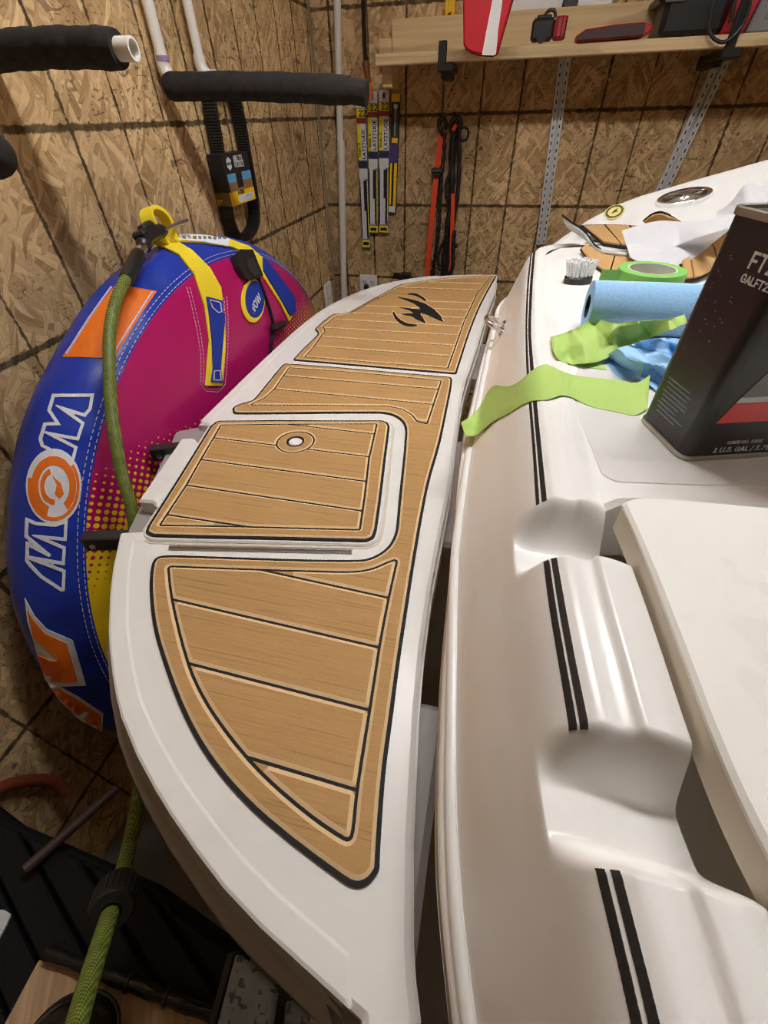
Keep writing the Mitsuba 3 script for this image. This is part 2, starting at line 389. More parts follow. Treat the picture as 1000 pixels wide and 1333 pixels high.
def patch(mesh, px_poly, th=.002, lift=0., step=9., smooth_n=0, holes=None):
    """a thin flexible patch lying on a surface: its outline runs through these points"""
    pg = Polygon(px_poly, holes or []).buffer(0)
    out = []
    for g in polys(pg):
        # grid of interior points + boundary -> constrained by filtering a Delaunay triangulation
        g = g.segmentize(step); xs = np.arange(g.bounds[0]+step*.5, g.bounds[2], step); ys = np.arange(g.bounds[1]+step*.5, g.bounds[3], step)
        inner = g.buffer(-step*.35)
        pts = [c for r in [g.exterior, *g.interiors] for c in list(r.coords)[:-1]]
        import shapely
        X, Y = np.meshgrid(xs, ys); m = shapely.contains_xy(inner, X.ravel(), Y.ravel())
        pts = np.array(pts+list(zip(X.ravel()[m], Y.ravel()[m])))
        from scipy.spatial import Delaunay
        f = Delaunay(pts).simplices; c = pts[f].mean(1); f = f[shapely.contains_xy(g, c[:, 0], c[:, 1])]
        P, N = hit(mesh, pts)
        # outward offset; edges from triangles used once
        top, bot = P+N*(lift+th), P+N*(lift-.001)
        t = top[f]; nn = np.cross(t[:, 1]-t[:, 0], t[:, 2]-t[:, 0]); flip = (nn*N[f[:, 0]]).sum(1) < 0; f = np.where(flip[:, None], f[:, ::-1], f)
        e = np.vstack([f[:, [0, 1]], f[:, [1, 2]], f[:, [2, 0]]]); es = {tuple(x) for x in e}; be = np.array([x for x in es if (x[1], x[0]) not in es]); n = len(pts)
        F = np.vstack([f, f[:, ::-1]+n, np.c_[be[:, 1], be[:, 0], be[:, 0]+n], np.c_[be[:, 1], be[:, 0]+n, be[:, 1]+n]])
        out.append(trimesh.Trimesh(np.vstack([top, bot]), F, process=False))
    return trimesh.util.concatenate(out)
def outline(px_poly, w):
    """ring of width w along the inside of an outline, as (exterior, holes)"""
    g = Polygon(px_poly).buffer(0); i = g.buffer(-w, join_style=2)
    return g, i
def text_on(text, height, origin, X, Y, depth=.0008, bold=False, centre=False):
    m = meshkit.text_mesh(text, height, depth, bold)
    if centre: m.apply_translation([-m.bounds.mean(0)[0], -m.bounds.mean(0)[1], 0])
    return place(m, origin, X=X, Y=Y)
# ------------------------------------------------------------------ the room
XR, YF, ZC = 2.9, -2.6, CEIL-EYE
def struct(name, mesh, m, smooth=False, parent=None): return obj(name, mesh, m, parent, smooth, kind='structure' if parent is None else None)
struct('floor', span((XL-.1, YF-.1, FLOOR-.1), (XR+.1, YB+.1, FLOOR), 0.001), 'concrete')
struct('ceiling', span((XL-.1, YF-.1, ZC), (XR+.1, YB+.1, ZC+.1), 0.001), 'drywall')
struct('wall_left', span((XL-.1, YF, FLOOR), (XL, YB-.09, ZC), 0.001), 'osb')
struct('wall_back', span((XL-.1, YB, FLOOR), (XR+.1, YB+.1, ZC), 0.001), 'osb')
struct('wall_right', span((XR, YF, FLOOR), (XR+.1, YB, ZC), 0.001), 'osb')
struct('wall_front', span((XL-.1, YF-.1, FLOOR), (XR+.1, YF, ZC), 0.001), 'osb')
struct('trim_1', span((XL-.09, YB-.085, FLOOR), (XL-.015, YB-.004, ZC), .004), 'rough_stud')
for i, ((x, y), e) in enumerate(LAMPS):
    t = thing('ceiling_lamp', ['long ceiling lamp above the swim platform', 'long ceiling lamp above the boat cockpit'][i], 'lamp')
    obj('housing', span((x-.62, y-.09, ZC-.05), (x+.62, y+.09, ZC-.001), .01), 'white', t)
    k = obj('diffuser', span((x-.58, y-.065, ZC-.068), (x+.58, y+.065, ZC-.051), .004), 'lamp_glow', t, False)
    scene[k]['emitter'] = {'type': 'area', 'radiance': rgb(*[e*c for c in LAMP_COLOUR])}

# ------------------------------------------------------------------ swim platform
FAR_EDGE = [(648, 357.2), (600, 357), (540, 361), (480, 374), (430, 396), (395, 420), (330, 480), (258, 551)]
NEAR_EDGE = [(157, 694), (145, 749), (141.5, 799), (141.5, 833), (146.5, 883), (156.5, 933), (173, 973), (186, 1000), (216, 1053), (253, 1106.6), (293, 1160), (333, 1203), (400, 1263), (473, 1330)]
INNER_EDGE = [(645, 380), (633, 409.6), (628, 430), (618, 462), (606, 495), (599, 526), (591, 586), (586, 640), (578, 672), (570, 720), (560, 766), (550, 842), (543, 920), (540, 999), (536, 1060), (534, 1166), (535, 1233), (538, 1283), (545, 1333)]
def curve(px, z=PZ, n=3): return [tuple(q) for q in chaikin(np.array(flat(px, z)), n)]
notch = flat([(271, 552), (262, 566), (204, 669), (187, 693)])
outer = [(-.005, -.125), (.005, -.10)]+curve(INNER_EDGE)[::-1]+curve(FAR_EDGE)+notch+curve(NEAR_EDGE)+[(-.03, -.10), (-.015, -.122)]
PLAT = Polygon(outer).buffer(0); PLAT = max(polys(PLAT), key=lambda a: a.area)
PLAT = PLAT.buffer(-.004, quad_segs=4).buffer(.008, quad_segs=4).buffer(-.004, quad_segs=4).simplify(.0008).segmentize(.03)
LOW = Polygon([(-.005, -.125)]+curve(INNER_EDGE)[::-1]+curve(FAR_EDGE)+curve(NEAR_EDGE)+[(-.03, -.10)]).buffer(0); LOW = max(polys(LOW), key=lambda a: a.area)
platform = thing('swim_platform', 'white fibreglass swim platform with tan teak-look foam pads behind the boat transom', 'swim platform')
def rail_profile(poly, prof):
    """skirt of a polygon: rings at the outward offsets and heights of prof"""
    from shapely.geometry.polygon import orient
    p = ring_pts(orient(poly, 1.0).exterior)
    return loft([np.c_[inset(p, -o, True) if o else p, np.full(len(p), z)] for o, z in prof], caps=False)
top = slab(PLAT, -.640, PZ, .007, .006)
base = slab(LOW.buffer(.004).simplify(.001).segmentize(.03), -.70, -.640)
obj('deck', [top, base], 'gelcoat_satin', platform, 40)
_mg = PLAT.difference(PLAT.buffer(-.030, quad_segs=4)).intersection(Polygon([(-2, -1), (.2, -1), (.2, -.07), (-.03, -.05), (-.14, .25), (-.30, 2.2), (-.25, 3), (-2, 3)]))
_mg = _mg.difference(Polygon(flat([(150, 694), (240, 690), (330, 540), (258, 549), (180, 600)]))).buffer(-.002).buffer(.002)
for q in polys(_mg):
    if q.area > 1e-3: obj('margin', slab(q.simplify(.0006).segmentize(.03), PZ-.003, PZ+.0022, .0035, .0022), 'gelcoat_satin', platform, 40, 'slightly raised outboard margin')
# raised outboard margin, and the hatch rebate
def strip_between(pxs, w0, w1, h):
    c = LineString(curve(pxs)); return c
rub = LOW.buffer(-.004)
skirt = rail_profile(LOW.simplify(.001).segmentize(.02), [(-.004, -.614), (.004, -.615), (.009, -.622), (.010, -.632), (.004, -.637), (.004, -.641), (.012, -.645), (.024, -.652), (.028, -.662), (.024, -.672), (.004, -.678), (-.02, -.70)])
# the skirt is a bumper on the outboard side only
v = skirt.triangles_center; keep = v[:, 0] < -.055-.1*np.maximum(0, v[:, 1]-2.2)
nt = np.array([onz(230, 620, PZ)[:2], onz(160, 692, PZ)[:2], onz(258, 552, PZ)[:2]])
keep &= ~((v[:, 1] > nt[1, 1]-.012) & (v[:, 1] < nt[2, 1]+.01) & (v[:, 2] > -.636))
skirt.update_faces(keep); obj('bumper_moulding', skirt, 'rubber_grey', platform, 50, 'grey bumper moulding around the outboard edge')
# lugs that tie the platform to the hull
for (a, b) in (((.06), .285), ((.62, 1.02)), ((1.42, 1.72))):
    obj('mounting_bracket', span((-.08, a-.14 if a < .1 else a, -.72), (.018, b, -.665), .01), 'rubber_grey', platform)

# ---- pads: black base, tan border, planks parted by black grooves
Z1, Z2 = PZ+.0036, PZ+.0060
z5 = lambda p: zm(190, 700, .34, p); z6 = lambda p: zm(230, 900, .3, p); z7 = lambda p: zm(300, 440, .32, p); z4 = lambda p: zm(190, 520, .34, p); z8 = lambda p: zm(380, 345, .28, p)
main_outer = [(470, 1156.5), (483, 1150), (494, 1134), (495.5, 1095), (501.5, 1005), (510, 945), (519.7, 866), (529.7, 799.6), (539.7, 733), (551, 666), (559.7, 623), (573, 579.7), (581, 539.7), (589.7, 496), (586, 492), (499.8, 484.8), (433, 478.7), (376.3, 474.7), (370, 474.6), (362, 483), (335, 517), (329, 522.6), (309.6, 528), (303, 533), (304, 538.6), (309.6, 540), (396, 539), (490, 538.4), (500, 539), (509, 540.8), (517, 544.3), (523.5, 549.5), (527, 556), (527.8, 564), (527, 574), (525.6, 593), (519.7, 646), (516.5, 682), (515, 693), (512, 702), (507, 711), (500, 718), (491, 724), (480, 728.5), (468.8, 730.8), (394, 730), (292, 726.5), (217, 723.8), (203.6, 727), (197.5, 737), (195, 768), (200, 819), (215.5, 870), (235, 923), (260, 972), (290, 1014), (329, 1056), (371, 1092), (410, 1122), (449, 1150.5), (459.5, 1155.6)]
near_field = [(222, 739), (336, 743.5), (407.6, 745.6), (462, 747), (486, 742.5), (500, 736), (513, 730.6), (517, 732), (506, 780), (493.6, 844.5), (481.7, 926), (464.6, 1029), (460, 1086), (455, 1094.4), (446, 1092), (398, 1059), (335, 1003.5), (290, 948), (263, 906), (244, 863), (224, 781.6), (220, 741)]
mid_field = [(376.8, 480), (440, 484.5), (505, 490), (574.6, 497), (556, 553.6), (543, 550.4), (537, 542.4), (524, 534.4), (505, 530), (396, 529), (325.6, 528.6), (345, 519.4), (357.6, 508)]
MO = rounded(soft(flat(main_outer)), .010); NF = rounded(soft(flat(near_field)), .004); MF = rounded(flat(mid_field), .003)
# two fields share one border
G = .0042
obj('pad', slab(MO, PZ-.001, Z1), 'black_foam', platform, False, 'black foam base showing as dark outline of the long pad')
B = MO.buffer(-.0055, quad_segs=4).difference(NF.buffer(G/2, quad_segs=4)).difference(MF.buffer(G/2, quad_segs=4)).simplify(.0002)
obj('pad_border', slab(max(polys(B), key=lambda a: a.area).segmentize(.02), Z1, Z2, .0045, .0022), 'teak', platform, False)
def planks(parent, Fd, lines, cut=None, bev=.0052, g=G):
    inner = Fd.buffer(-g/2, quad_segs=4)
    for a, b in lines:
        a, b = np.array(onz(*a, PZ)[:2]), np.array(onz(*b, PZ)[:2]); d = (b-a)/np.linalg.norm(b-a)
        inner = inner.difference(LineString([a-d*.015, b+d*.015]).buffer(g/2, cap_style=2))
    if cut is not None: inner = inner.difference(cut)
    for q in sorted(polys(inner), key=lambda a: a.centroid.y):
        if q.area < 2e-5: continue
        obj('plank', slab(q.simplify(.0002).segmentize(.03), Z1, Z2, bev, .0022), 'teak', parent, False)
planks(platform, NF, [((345, 744.5), (506, 780)), ((224, 781.6), (493.6, 844.5)), ((246, 865), (481.7, 926)), ((329, 989), (464.6, 1029.6))])
planks(platform, MF, [((370, 490.6), (569.4, 508)), ((357.6, 508), (564, 528)), ((537, 548), (560, 551))], bev=.0045)
far_outer = z8([(5, 445), (765, 510), (790, 430), (830, 305), (880, 180), (950, 55), (900, 51), (800, 56), (700, 64), (610, 76), (540, 88), (510, 92), (500, 96), (480, 106), (400, 148), (340, 182), (300, 205), (270, 222), (240, 229), (205, 229), (185, 235), (150, 262), (107, 302), (122, 318), (118, 332), (60, 385)])
far_field = z8([(60, 432), (725, 485), (755, 400), (800, 270), (860, 140), (920, 60), (800, 65), (700, 72), (610, 84), (545, 96), (500, 108), (410, 153), (345, 188), (305, 212), (270, 230), (215, 240), (195, 250), (165, 275), (145, 290), (155, 312), (140, 330), (100, 388)])
far_lines = [z8(l) for l in ([(105, 383), (740, 430)], [(150, 340), (755, 380)], [(160, 298), (770, 332)], [(195, 258), (790, 292)], [(270, 228), (805, 252)], [(330, 195), (820, 215)], [(390, 165), (835, 182)], [(465, 135), (850, 150)], [(520, 110), (872, 122)], [(620, 84), (895, 93)])]
L = lambda p: flat(zm(490, 350, .17, p))
logo = [Polygon(chaikin(np.array(L(q)), 1, True)) for q in (
    [(228, 203), (260, 195), (300, 197), (345, 216), (386, 250), (372, 252), (335, 226), (285, 206)],
    [(132, 330), (143, 360), (180, 400), (240, 430), (328, 442), (262, 453), (200, 437), (150, 396), (128, 350)])]
logo.append(Polygon(L([(168, 224), (270, 244), (370, 274), (440, 318), (487, 365), (510, 413), (440, 382), (365, 350), (328, 345), (355, 385), (376, 423), (320, 400), (275, 372), (188, 353), (288, 352), (262, 328), (182, 303), (270, 315), (335, 320), (338, 308), (290, 272), (230, 248)])))
LOGO = unary_union([q.buffer(0) for q in logo])
FO = rounded(soft(flat(far_outer)), .008); FF = rounded(flat(far_field), .003)
obj('pad', slab(FO, PZ-.001, Z1), 'black_foam', platform, False, 'black foam base of the pad with the winged emblem')
B = FO.buffer(-.0055, quad_segs=4).difference(FF.buffer(G/2, quad_segs=4)).simplify(.0002)
for q in polys(B):
    if q.area > 1e-4: obj('pad_border', slab(q.segmentize(.02), Z1, Z2, .0042, .0022), 'teak', platform, False)
planks(platform, FF, far_lines, cut=LOGO.buffer(.002), bev=.0038, g=.0046)
obj('emblem', [slab(q, Z1, Z1+.002) for q in polys(LOGO)], 'black_foam', platform, False, 'black winged letter M emblem cut into the far pad')

# ---- ladder hatch: white lid with its own pad, pull ring and piano hinge
hatch_outer = z4([(280, 93), (500, 91), (700, 92), (905, 92), (925, 100), (934, 114), (915, 270), (900, 400), (885, 510), (874, 542), (845, 555), (500, 546), (250, 541), (30, 535), (5, 522), (14, 497), (75, 400), (150, 280), (220, 165), (252, 112)])
hatch_field = z4([(292, 110), (540, 107), (885, 106), (855, 240), (838, 390), (820, 513), (600, 507), (390, 501), (60, 495), (160, 342), (215, 243)])
HO = rounded(flat(hatch_outer), .010); HF = rounded(flat(hatch_field), .003)
hatch = platform+'__hatch'
lid = HO.buffer(.007, quad_segs=6)
rebate = lid.buffer(.006, quad_segs=6)
obj('hatch_rebate', slab(rebate.simplify(.0005).difference(lid.buffer(-.01)).segmentize(.05), PZ-.002, PZ+.0012, .0006), 'cream_edge', platform, False, 'cream rebate around the hatch')
E_ = PZ; PZ_keep = PZ
hatch = obj('hatch', slab(lid.simplify(.0004).segmentize(.03), PZ-.01, PZ+.006, .003), 'gelcoat', platform, 40, 'square hatch lid with a white pull ring')
hz = .006
def hobj(n, poly, z0, z1, b, m, label=None): return obj(n, slab(poly, z0+hz, z1+hz, b, min(b, .0022)), m, hatch, False, label)
hobj('pad', HO, PZ-.001, Z1, 0, 'black_foam')
C = np.array(onz(385.5, 579.5, PZ)[:2]); ringo = Point(C).buffer(.046, quad_segs=16); hole = Point(C).buffer(.0215, quad_segs=16)
B = HO.buffer(-.0055, quad_segs=4).difference(HF.buffer(G/2, quad_segs=4)).simplify(.0002)
for q in polys(B): hobj('pad_border', q.segmentize(.02), Z1, Z2, .0042, 'teak')
inner = HF.buffer(-G/2, quad_segs=4)
for a, b in [((377, 556.7), (486.5, 569)), ((283.5, 574.4), (481, 599)), ((263, 602.6), (476, 631)), ((244.4, 636), (471.5, 669.6)), ((221, 674.7), (322.6, 690))]:
    a, b = np.array(onz(*a, PZ)[:2]), np.array(onz(*b, PZ)[:2]); d = (b-a)/np.linalg.norm(b-a)
    inner = inner.difference(LineString([a-d*.015, b+d*.015]).buffer(G/2, cap_style=2))
inner = inner.difference(ringo.buffer(.002))
for q in sorted(polys(inner), key=lambda a: a.centroid.y):
    if q.area > 2e-5: hobj('plank', q.simplify(.0002).segmentize(.03), Z1, Z2, .0045, 'teak')
hobj('pad_ring', ringo.buffer(-.002).difference(hole), Z1, Z2, .003, 'teak')
cup = lathe([(.0224, .006), (.0224, .0128), (.0205, .0128), (.0185, .011), (.0172, .0035), (.0172, .002)], 32); cup.apply_translation([*C, PZ])
obj('pull_ring_cup', cup, 'black_plastic', hatch)
ins = lathe([(.0172, .0035), (.0150, .0062), (.0120, .0068), (.0110, .0055), (.0, .0052)], 32); ins.apply_translation([*C, PZ+.0056])
obj('pull_ring', ins, 'white', hatch, label='white flush pull ring')
a, b = onz(221, 713.5, PZ), onz(458.6, 718.5, PZ); d = (b-a); Ln = np.linalg.norm(d); d /= Ln; nrm = np.array([-d[1], d[0], 0])
hinge = [place(cbox(Ln, .012, .002, .0006), (a+b)/2+[0, 0, .002], X=d, Y=nrm)]
kn = int(Ln/.022)
for i in range(kn): hinge.append(place(trimesh.creation.cylinder(.0028, .0205, sections=10), a+d*(i+.5)*Ln/kn+[0, 0, .0035], Z=d))
obj('piano_hinge', hinge, 'steel', platform, 40, 'thin steel piano hinge')
# raised white outboard lip of the lid
lip = rounded(flat([(237, 573.5), (253, 573), (260, 580), (206.5, 664), (200, 657), (181, 655)], PZ+.004), .004, .02)
obj('lip', slab(lip, -.652, PZ+.012, .005), 'gelcoat', hatch, 40, 'raised white outboard lip of the hatch')
ledge = rounded(flat([(228, 560), (271, 551), (262, 566), (204, 669), (187, 694), (162, 694)], -.618), .003, .02)
obj('ledge', slab(ledge, -.66, -.622, .004), 'rubber_grey', platform, 40)
# black ladder brackets sticking out under the lid
def bracket(p0, p1, zb, lab):
    a, b = onz(*p0, zb), onz(*p1, zb); d = (b-a)/np.linalg.norm(b-a); n = np.array([-d[1], d[0], 0])
    w = np.linalg.norm(b-a)
    m = [place(cbox(w, .026, .005, .002), (a+b)/2+[0, 0, .016], X=d, Y=n), place(cbox(w, .004, .034, .0015), (a+b)/2+n*.012, X=d, Y=n), place(cbox(w, .004, .034, .0015), (a+b)/2-n*.012, X=d, Y=n)]
    k = obj('ladder_bracket', m, 'dark_steel', platform, 40, lab)
    obj('bolt', place(trimesh.creation.cylinder(.007, .034, sections=14), a+d*.02+[0, 0, -.002], Z=n), 'chrome', k)
bracket((198, 590), (246, 585), -.622, 'black steel ladder bracket beside the hatch lip')
bracket((113, 704), (168, 703), -.634, 'black steel ladder bracket beside the near corner')

# ------------------------------------------------------------------ the boat
RAIL = [(656, 358), (647, 398), (635.5, 439), (624, 479.5), (613, 529), (604, 565), (595, 632), (591, 700), (584, 780), (576, 870), (571.6, 960), (569, 1050), (570, 1152), (576.6, 1219), (587, 1315)]
SEAM = [(642, 439), (624, 529), (611, 600), (598, 700), (595, 780), (594, 883), (594, 1046), (599, 1152), (605, 1219), (618, 1315)]
BRIGHT = [(660, 385), (651, 439), (633, 529), (622, 600), (614, 700), (613, 780), (612, 883), (616, 1046), (628, 1152), (646, 1315)]
STR_L = [(690, 340), (686, 385), (685, 439), (686, 475), (690, 529), (695, 592), (699, 655), (707.5, 716), (717, 793.5), (730, 865.5), (744, 950), (773, 1118), (786, 1161), (803, 1229), (825, 1332)]
STR_R = [(696, 340), (693, 385), (692, 439), (695, 475), (701, 538), (707.5, 601), (713, 651), (723, 712.5), (737, 793), (752.5, 874.5), (768, 947), (803, 1119), (818.5, 1171), (837, 1238), (860, 1332)]
INN = [(707, 340), (710, 398), (719, 448), (728, 502), (741, 574), (755, 641), (773, 703.5), (795, 793.5), (818, 870), (838, 951), (909, 1142), (933, 1219), (969, 1332)]
FACET = [(738, 455), (752, 520), (770, 600), (790, 664), (809, 710), (838, 789), (865, 870), (894, 960), (969, 1144.6), (1000, 1190), (1060, 1320)]
def xofy(px, z):
    p = np.array([onz(*q, z) for q in px]); o = np.argsort(p[:, 1]); y, x = p[o, 1], p[o, 0]
    f = PchipInterpolator(y, x, extrapolate=False)
    s0, s1 = (x[1]-x[0])/(y[1]-y[0]), (x[-1]-x[-2])/(y[-1]-y[-2])
    def g(t):
        t = np.asarray(t, float); r = f(np.clip(t, y[0], y[-1]))
        return r+np.where(t < y[0], (t-y[0])*s0, 0)+np.where(t > y[-1], (t-y[-1])*s1, 0)
    from scipy.ndimage import gaussian_filter1d
    tt = np.linspace(-.4, 2.4, 1401); gg = gaussian_filter1d(g(tt), 12)
    return lambda t: np.interp(t, tt, gg)
xr, xs_, xb, xl_, xR, xi, xf = xofy(RAIL, -.50), xofy(SEAM, -.475), xofy(BRIGHT, -.45), xofy(STR_L, -.314), xofy(STR_R, -.306), xofy(INN, -.300), xofy(FACET, -.309)
boat = thing('boat', 'white fibreglass boat stern with twin black pinstripes over its transom', 'boat')
YC = 1.50                                     # from here the stern turns into the side
ys = np.unique(np.r_[np.linspace(-.12, .03, 40), np.linspace(.03, .17, 120), np.linspace(.17, .27, 40), np.linspace(.27, .42, 110), np.linspace(.42, YC, 110)])
PTS = 64
def section(y):
    """control points (x, z) of the stern's section at y, from the rail seam to the inner edge"""
    b, c, l, r, i, f = xs_(y), xb(y), xl_(y), xR(y), xi(y), xf(y)
    c = max(c, b+.006); l = max(l, c+.012)
    deep = float(np.clip((.39-y)/.05, 0, 1))
    zi = -.303+.0050*deep; zf = -.313+.0075*deep
    w = i-r
    pts = [(b, -.482), (b+(c-b)*.6, -.462), (c, -.446), (c+(l-c)*.45, -.385), (l, -.318), (r, -.309), (r+w*.30, -.3035), (r+w*.62, -.3045-.0015*deep), (r+w*.90, -.3045-.0005*deep), (i, zi), (i+.0025, zi-.0002*deep), (max(f, i+.012), zf)]
    return np.array(pts)
S_ = lambda a, b, t: np.clip((t-a)/(b-a), 0, 1)**2*(3-2*np.clip((t-a)/(b-a), 0, 1))
POCK = [(.068, .133, .034, -.352), (.298, .368, .022, -.356)]
rows = []
def resample(c, n=PTS):
    d = np.r_[0, np.cumsum(np.linalg.norm(np.diff(c, axis=0), axis=1))]; f = PchipInterpolator(d/d[-1], c)
    t = np.linspace(0, 1, n); return f(t)
for y in ys:
    q = resample(section(y)); x, z = q[:, 0].copy(), q[:, 1].copy()
    for y0, y1, x0, zf in POCK:
        e = .017
        m = S_(y0-.006, y0+e, y)*(1-S_(y1-(.030 if y0 > .2 else .022), y1+.011, y))*S_(x0, x0+.035, x)
        tgt = np.minimum(z, zf-.004*S_(.1, .16, x)); z = z*(1-m)+tgt*m
    rows.append(np.c_[x, np.full(PTS, y), z])
# round the far corner and run on as the side coaming, which climbs towards the bow
end = resample(section(YC)); ox, oz = end[:, 0]-end[0, 0], end[:, 1]
x0 = end[0, 0]; Rc = .40; s0 = (xs_(YC)-xs_(YC-.1))/.1
R0 = rows[-1]
gun = np.array([(0, -.482), (.012, -.455), (.022, -.43), (.045, .0), (.062, .02), (.075, .028), (.09, .03), (.11, .026), (.135, .012), (.30, 99)])
gq = None
base_y = YC; cx = x0+Rc
for k, a in enumerate(np.r_[np.linspace(0, 1, 40)[1:], 1+np.linspace(0, 1, 40)[1:]]):
    if a <= 1:
        th = a*math.pi/2; P = np.array([cx-Rc*math.cos(th), base_y+(.46)*math.sin(th)]); N = np.array([math.cos(th)*.46, -math.sin(th)*Rc]); N /= np.linalg.norm(N); N = N if a else np.array([1., 0])
    else:
        P = np.array([cx+(a-1)*1.0, base_y+.46]); N = np.array([0., -1.])
    h = np.interp(P[0], [.0, .12, .21, .356, .567, .758, 1.5], [-.315, -.31, -.285, -.233, -.172, -.120, -.02])
    w = S_(.0, .75, a)
    g = gun.copy(); g[3:9, 1] += h-.03; g[9, 1] = DZ+.001; g[9, 0] = .30
    g[3, 1] = min(g[3, 1], -.34+ (h+.31)*.6)
    gs = resample(g); o = ox*(1-w)+gs[:, 0]*w; zz = oz*(1-w)+gs[:, 1]*w
    rows.append(np.c_[P[0]+N[0]*o, P[1]+N[1]*o, zz])
DECK = grid_mesh(np.array(rows)); 
if DECK.face_normals[:, 2].mean() < 0: DECK.invert()
ROWS = np.array(rows)
# skirt down inside the cockpit under the near edge, and the hull below the rail
inn = np.array([r[-1] for r in rows[:len(ys)]]); sel = inn[:, 1] < .40
low = np.array([r[-1]+[.006, 0, min(0, -.10-(r[-1][2]+.31))] for r in rows[:len(ys)]])
lip_ = grid_mesh(np.stack([inn[sel], low[sel]], 1))
obj('transom_cap', [DECK, lip_], 'gelcoat', boat, 50)
hull_top = np.array([r[0] for r in rows]); hull = [hull_top+[0, 0, .004], hull_top+[0, 0, -.03]]
for dz, k in ((-.06, .035), (-.5, .05), (-.95, .12)):
    q = hull_top.copy(); q[:, 2] += dz; inward = np.c_[np.ones(len(q)), np.zeros(len(q))]; q[:, 0] += k; q[len(ys):, 1] -= k; hull.append(q)
HULL = grid_mesh(np.array(hull)); obj('hull', HULL, 'gelcoat', boat, 50)
# deck pan: flat floor between the stern and the far coaming
pan = Polygon([(xi(y)+.006, y) for y in np.linspace(.374, YC, 30)]+[(cx-.25, 1.60), (cx, 1.70), (1.45, 1.70), (1.45, .402), (.19, .398), (.165, .392), (.152, .382), (.144, .374)])
obj('deck_pan', slab(pan.buffer(0), -.40, DZ, .006), 'gelcoat', boat, 40)
obj('recess_floor', slab(Polygon([(.13, -.12), (.10, .372), (1.45, .372), (1.45, -.12)]), -.46, -.408, .002), 'gelcoat_satin', boat, 40)
obj('near_bulkhead', span((.03, -.135, -1.2), (1.45, -.118, -.42), .004), 'gelcoat_satin', boat)
npx = [(752, 540), (742, 500), (760, 470), (800, 450), (1010, 450), (1010, 634), (900, 632), (800, 628), (783, 618)]
obj('nonskid_panel', slab(rounded(flat(npx, DZ), .012, .03), DZ-.002, DZ+.0012, .0008), 'nonskid', boat, False, 'grey non-skid deck panel')
# rub rail: two white beads and a bright insert
ry = np.linspace(-.12, YC, 90)
def along(f, z, n=0): 
    p = np.c_[f(ry), ry, np.full(len(ry), z)]; d = p[-1, 0]
    tail = [[cx-(cx-d)*math.cos(t), base_y+.46*math.sin(t)*(cx-d)/Rc, z] for t in np.linspace(0, math.pi/2, 30)[1:]]
    e = tail[-1]; return np.vstack([p, tail, [[1.3, e[1], z]]])
rail = obj('rub_rail', [tube(along(lambda t: xr(t)+.010, -.500), .0095, 10), tube(along(lambda t: np.minimum(xs_(t), xr(t)+.03)-.002, -.488), .0085, 10)], 'gelcoat_satin', boat, 60, 'rounded white rub rail along the transom')
obj('steel_insert', tube(along(lambda t: xr(t)+.0015, -.507), .0035, 8), 'steel', rail, 60, 'bright steel insert strip')
# twin pinstripes in three lengths
def stripe(y0, y1, f0, f1):
    A = []
    for y in np.linspace(y0, y1, 60):
        k = np.searchsorted(ys, y); k = min(max(k, 0), len(ys)-1); r = rows[k]; xa, xz = xl_(y), xR(y); o = []
        for f in np.linspace(f0, f1, 4):
            x = xa+(xz-xa)*f; o.append([x, y, np.interp(x, r[:, 0], r[:, 2])+.0006])
        A.append(o)
    return A
def corner_stripe(f0, f1):
    """goes on round the far corner"""
    A = []; y = YC; r = rows[len(ys)-1]; xa, xz = xl_(y), xR(y)
    for rr in rows[len(ys)-1:len(ys)+26]:
        o = []
        for f in np.linspace(f0, f1, 4):
            s = np.interp(xa+(xz-xa)*f, r[:, 0], np.arange(PTS)); i = int(s); w = s-i; o.append(rr[i]*(1-w)+rr[i+1]*w+[0, 0, .0008])
        A.append(o)
    return A
yof = lambda px, py: onz(px, py, -.312)[1]
segs = [(yof(699, 655)+.004, None, (0, .30), (.52, 1.)), (yof(744, 950)+.002, yof(707, 716)-.004, (0, .42), (.60, 1.05)), (-.02, yof(773, 1118)-.003, (0, .38), (.62, 1.05))]
for y0, y1, A, Bf in segs:
    for f in (A, Bf):
        g = stripe(y0, YC if y1 is None else y1, *f)
        if y1 is None: g = g+corner_stripe(*f)[1:]
        m = sheet(np.array(g), .0008); obj('pinstripe', m, 'stripe', boat, 40)
# chrome U-shaped tow eye on the transom face
E0, N0 = hit(DECK, [(655, 428)]); E0 = E0[0]; ax = np.array([0, 1, 0.]); outw = np.array([-.86, -.15, .5]); outw /= np.linalg.norm(outw)
kx = np.cross(ax, outw); c0 = E0+outw*.0
te = obj('tow_eye', [tube(smooth_path([c0-ax*.024, c0-ax*.024+outw*.042, c0+outw*.056, c0+ax*.024+outw*.042, c0+ax*.024], 30), .0065, 12)], 'chrome', boat, 60, 'chrome tow eye on the transom face')
for s in (-1, 1): obj('flange', place(lathe([(0, .004), (.012, .004), (.016, 0), (0, -.004)], 18), c0+ax*.024*s, Z=outw), 'chrome', te)
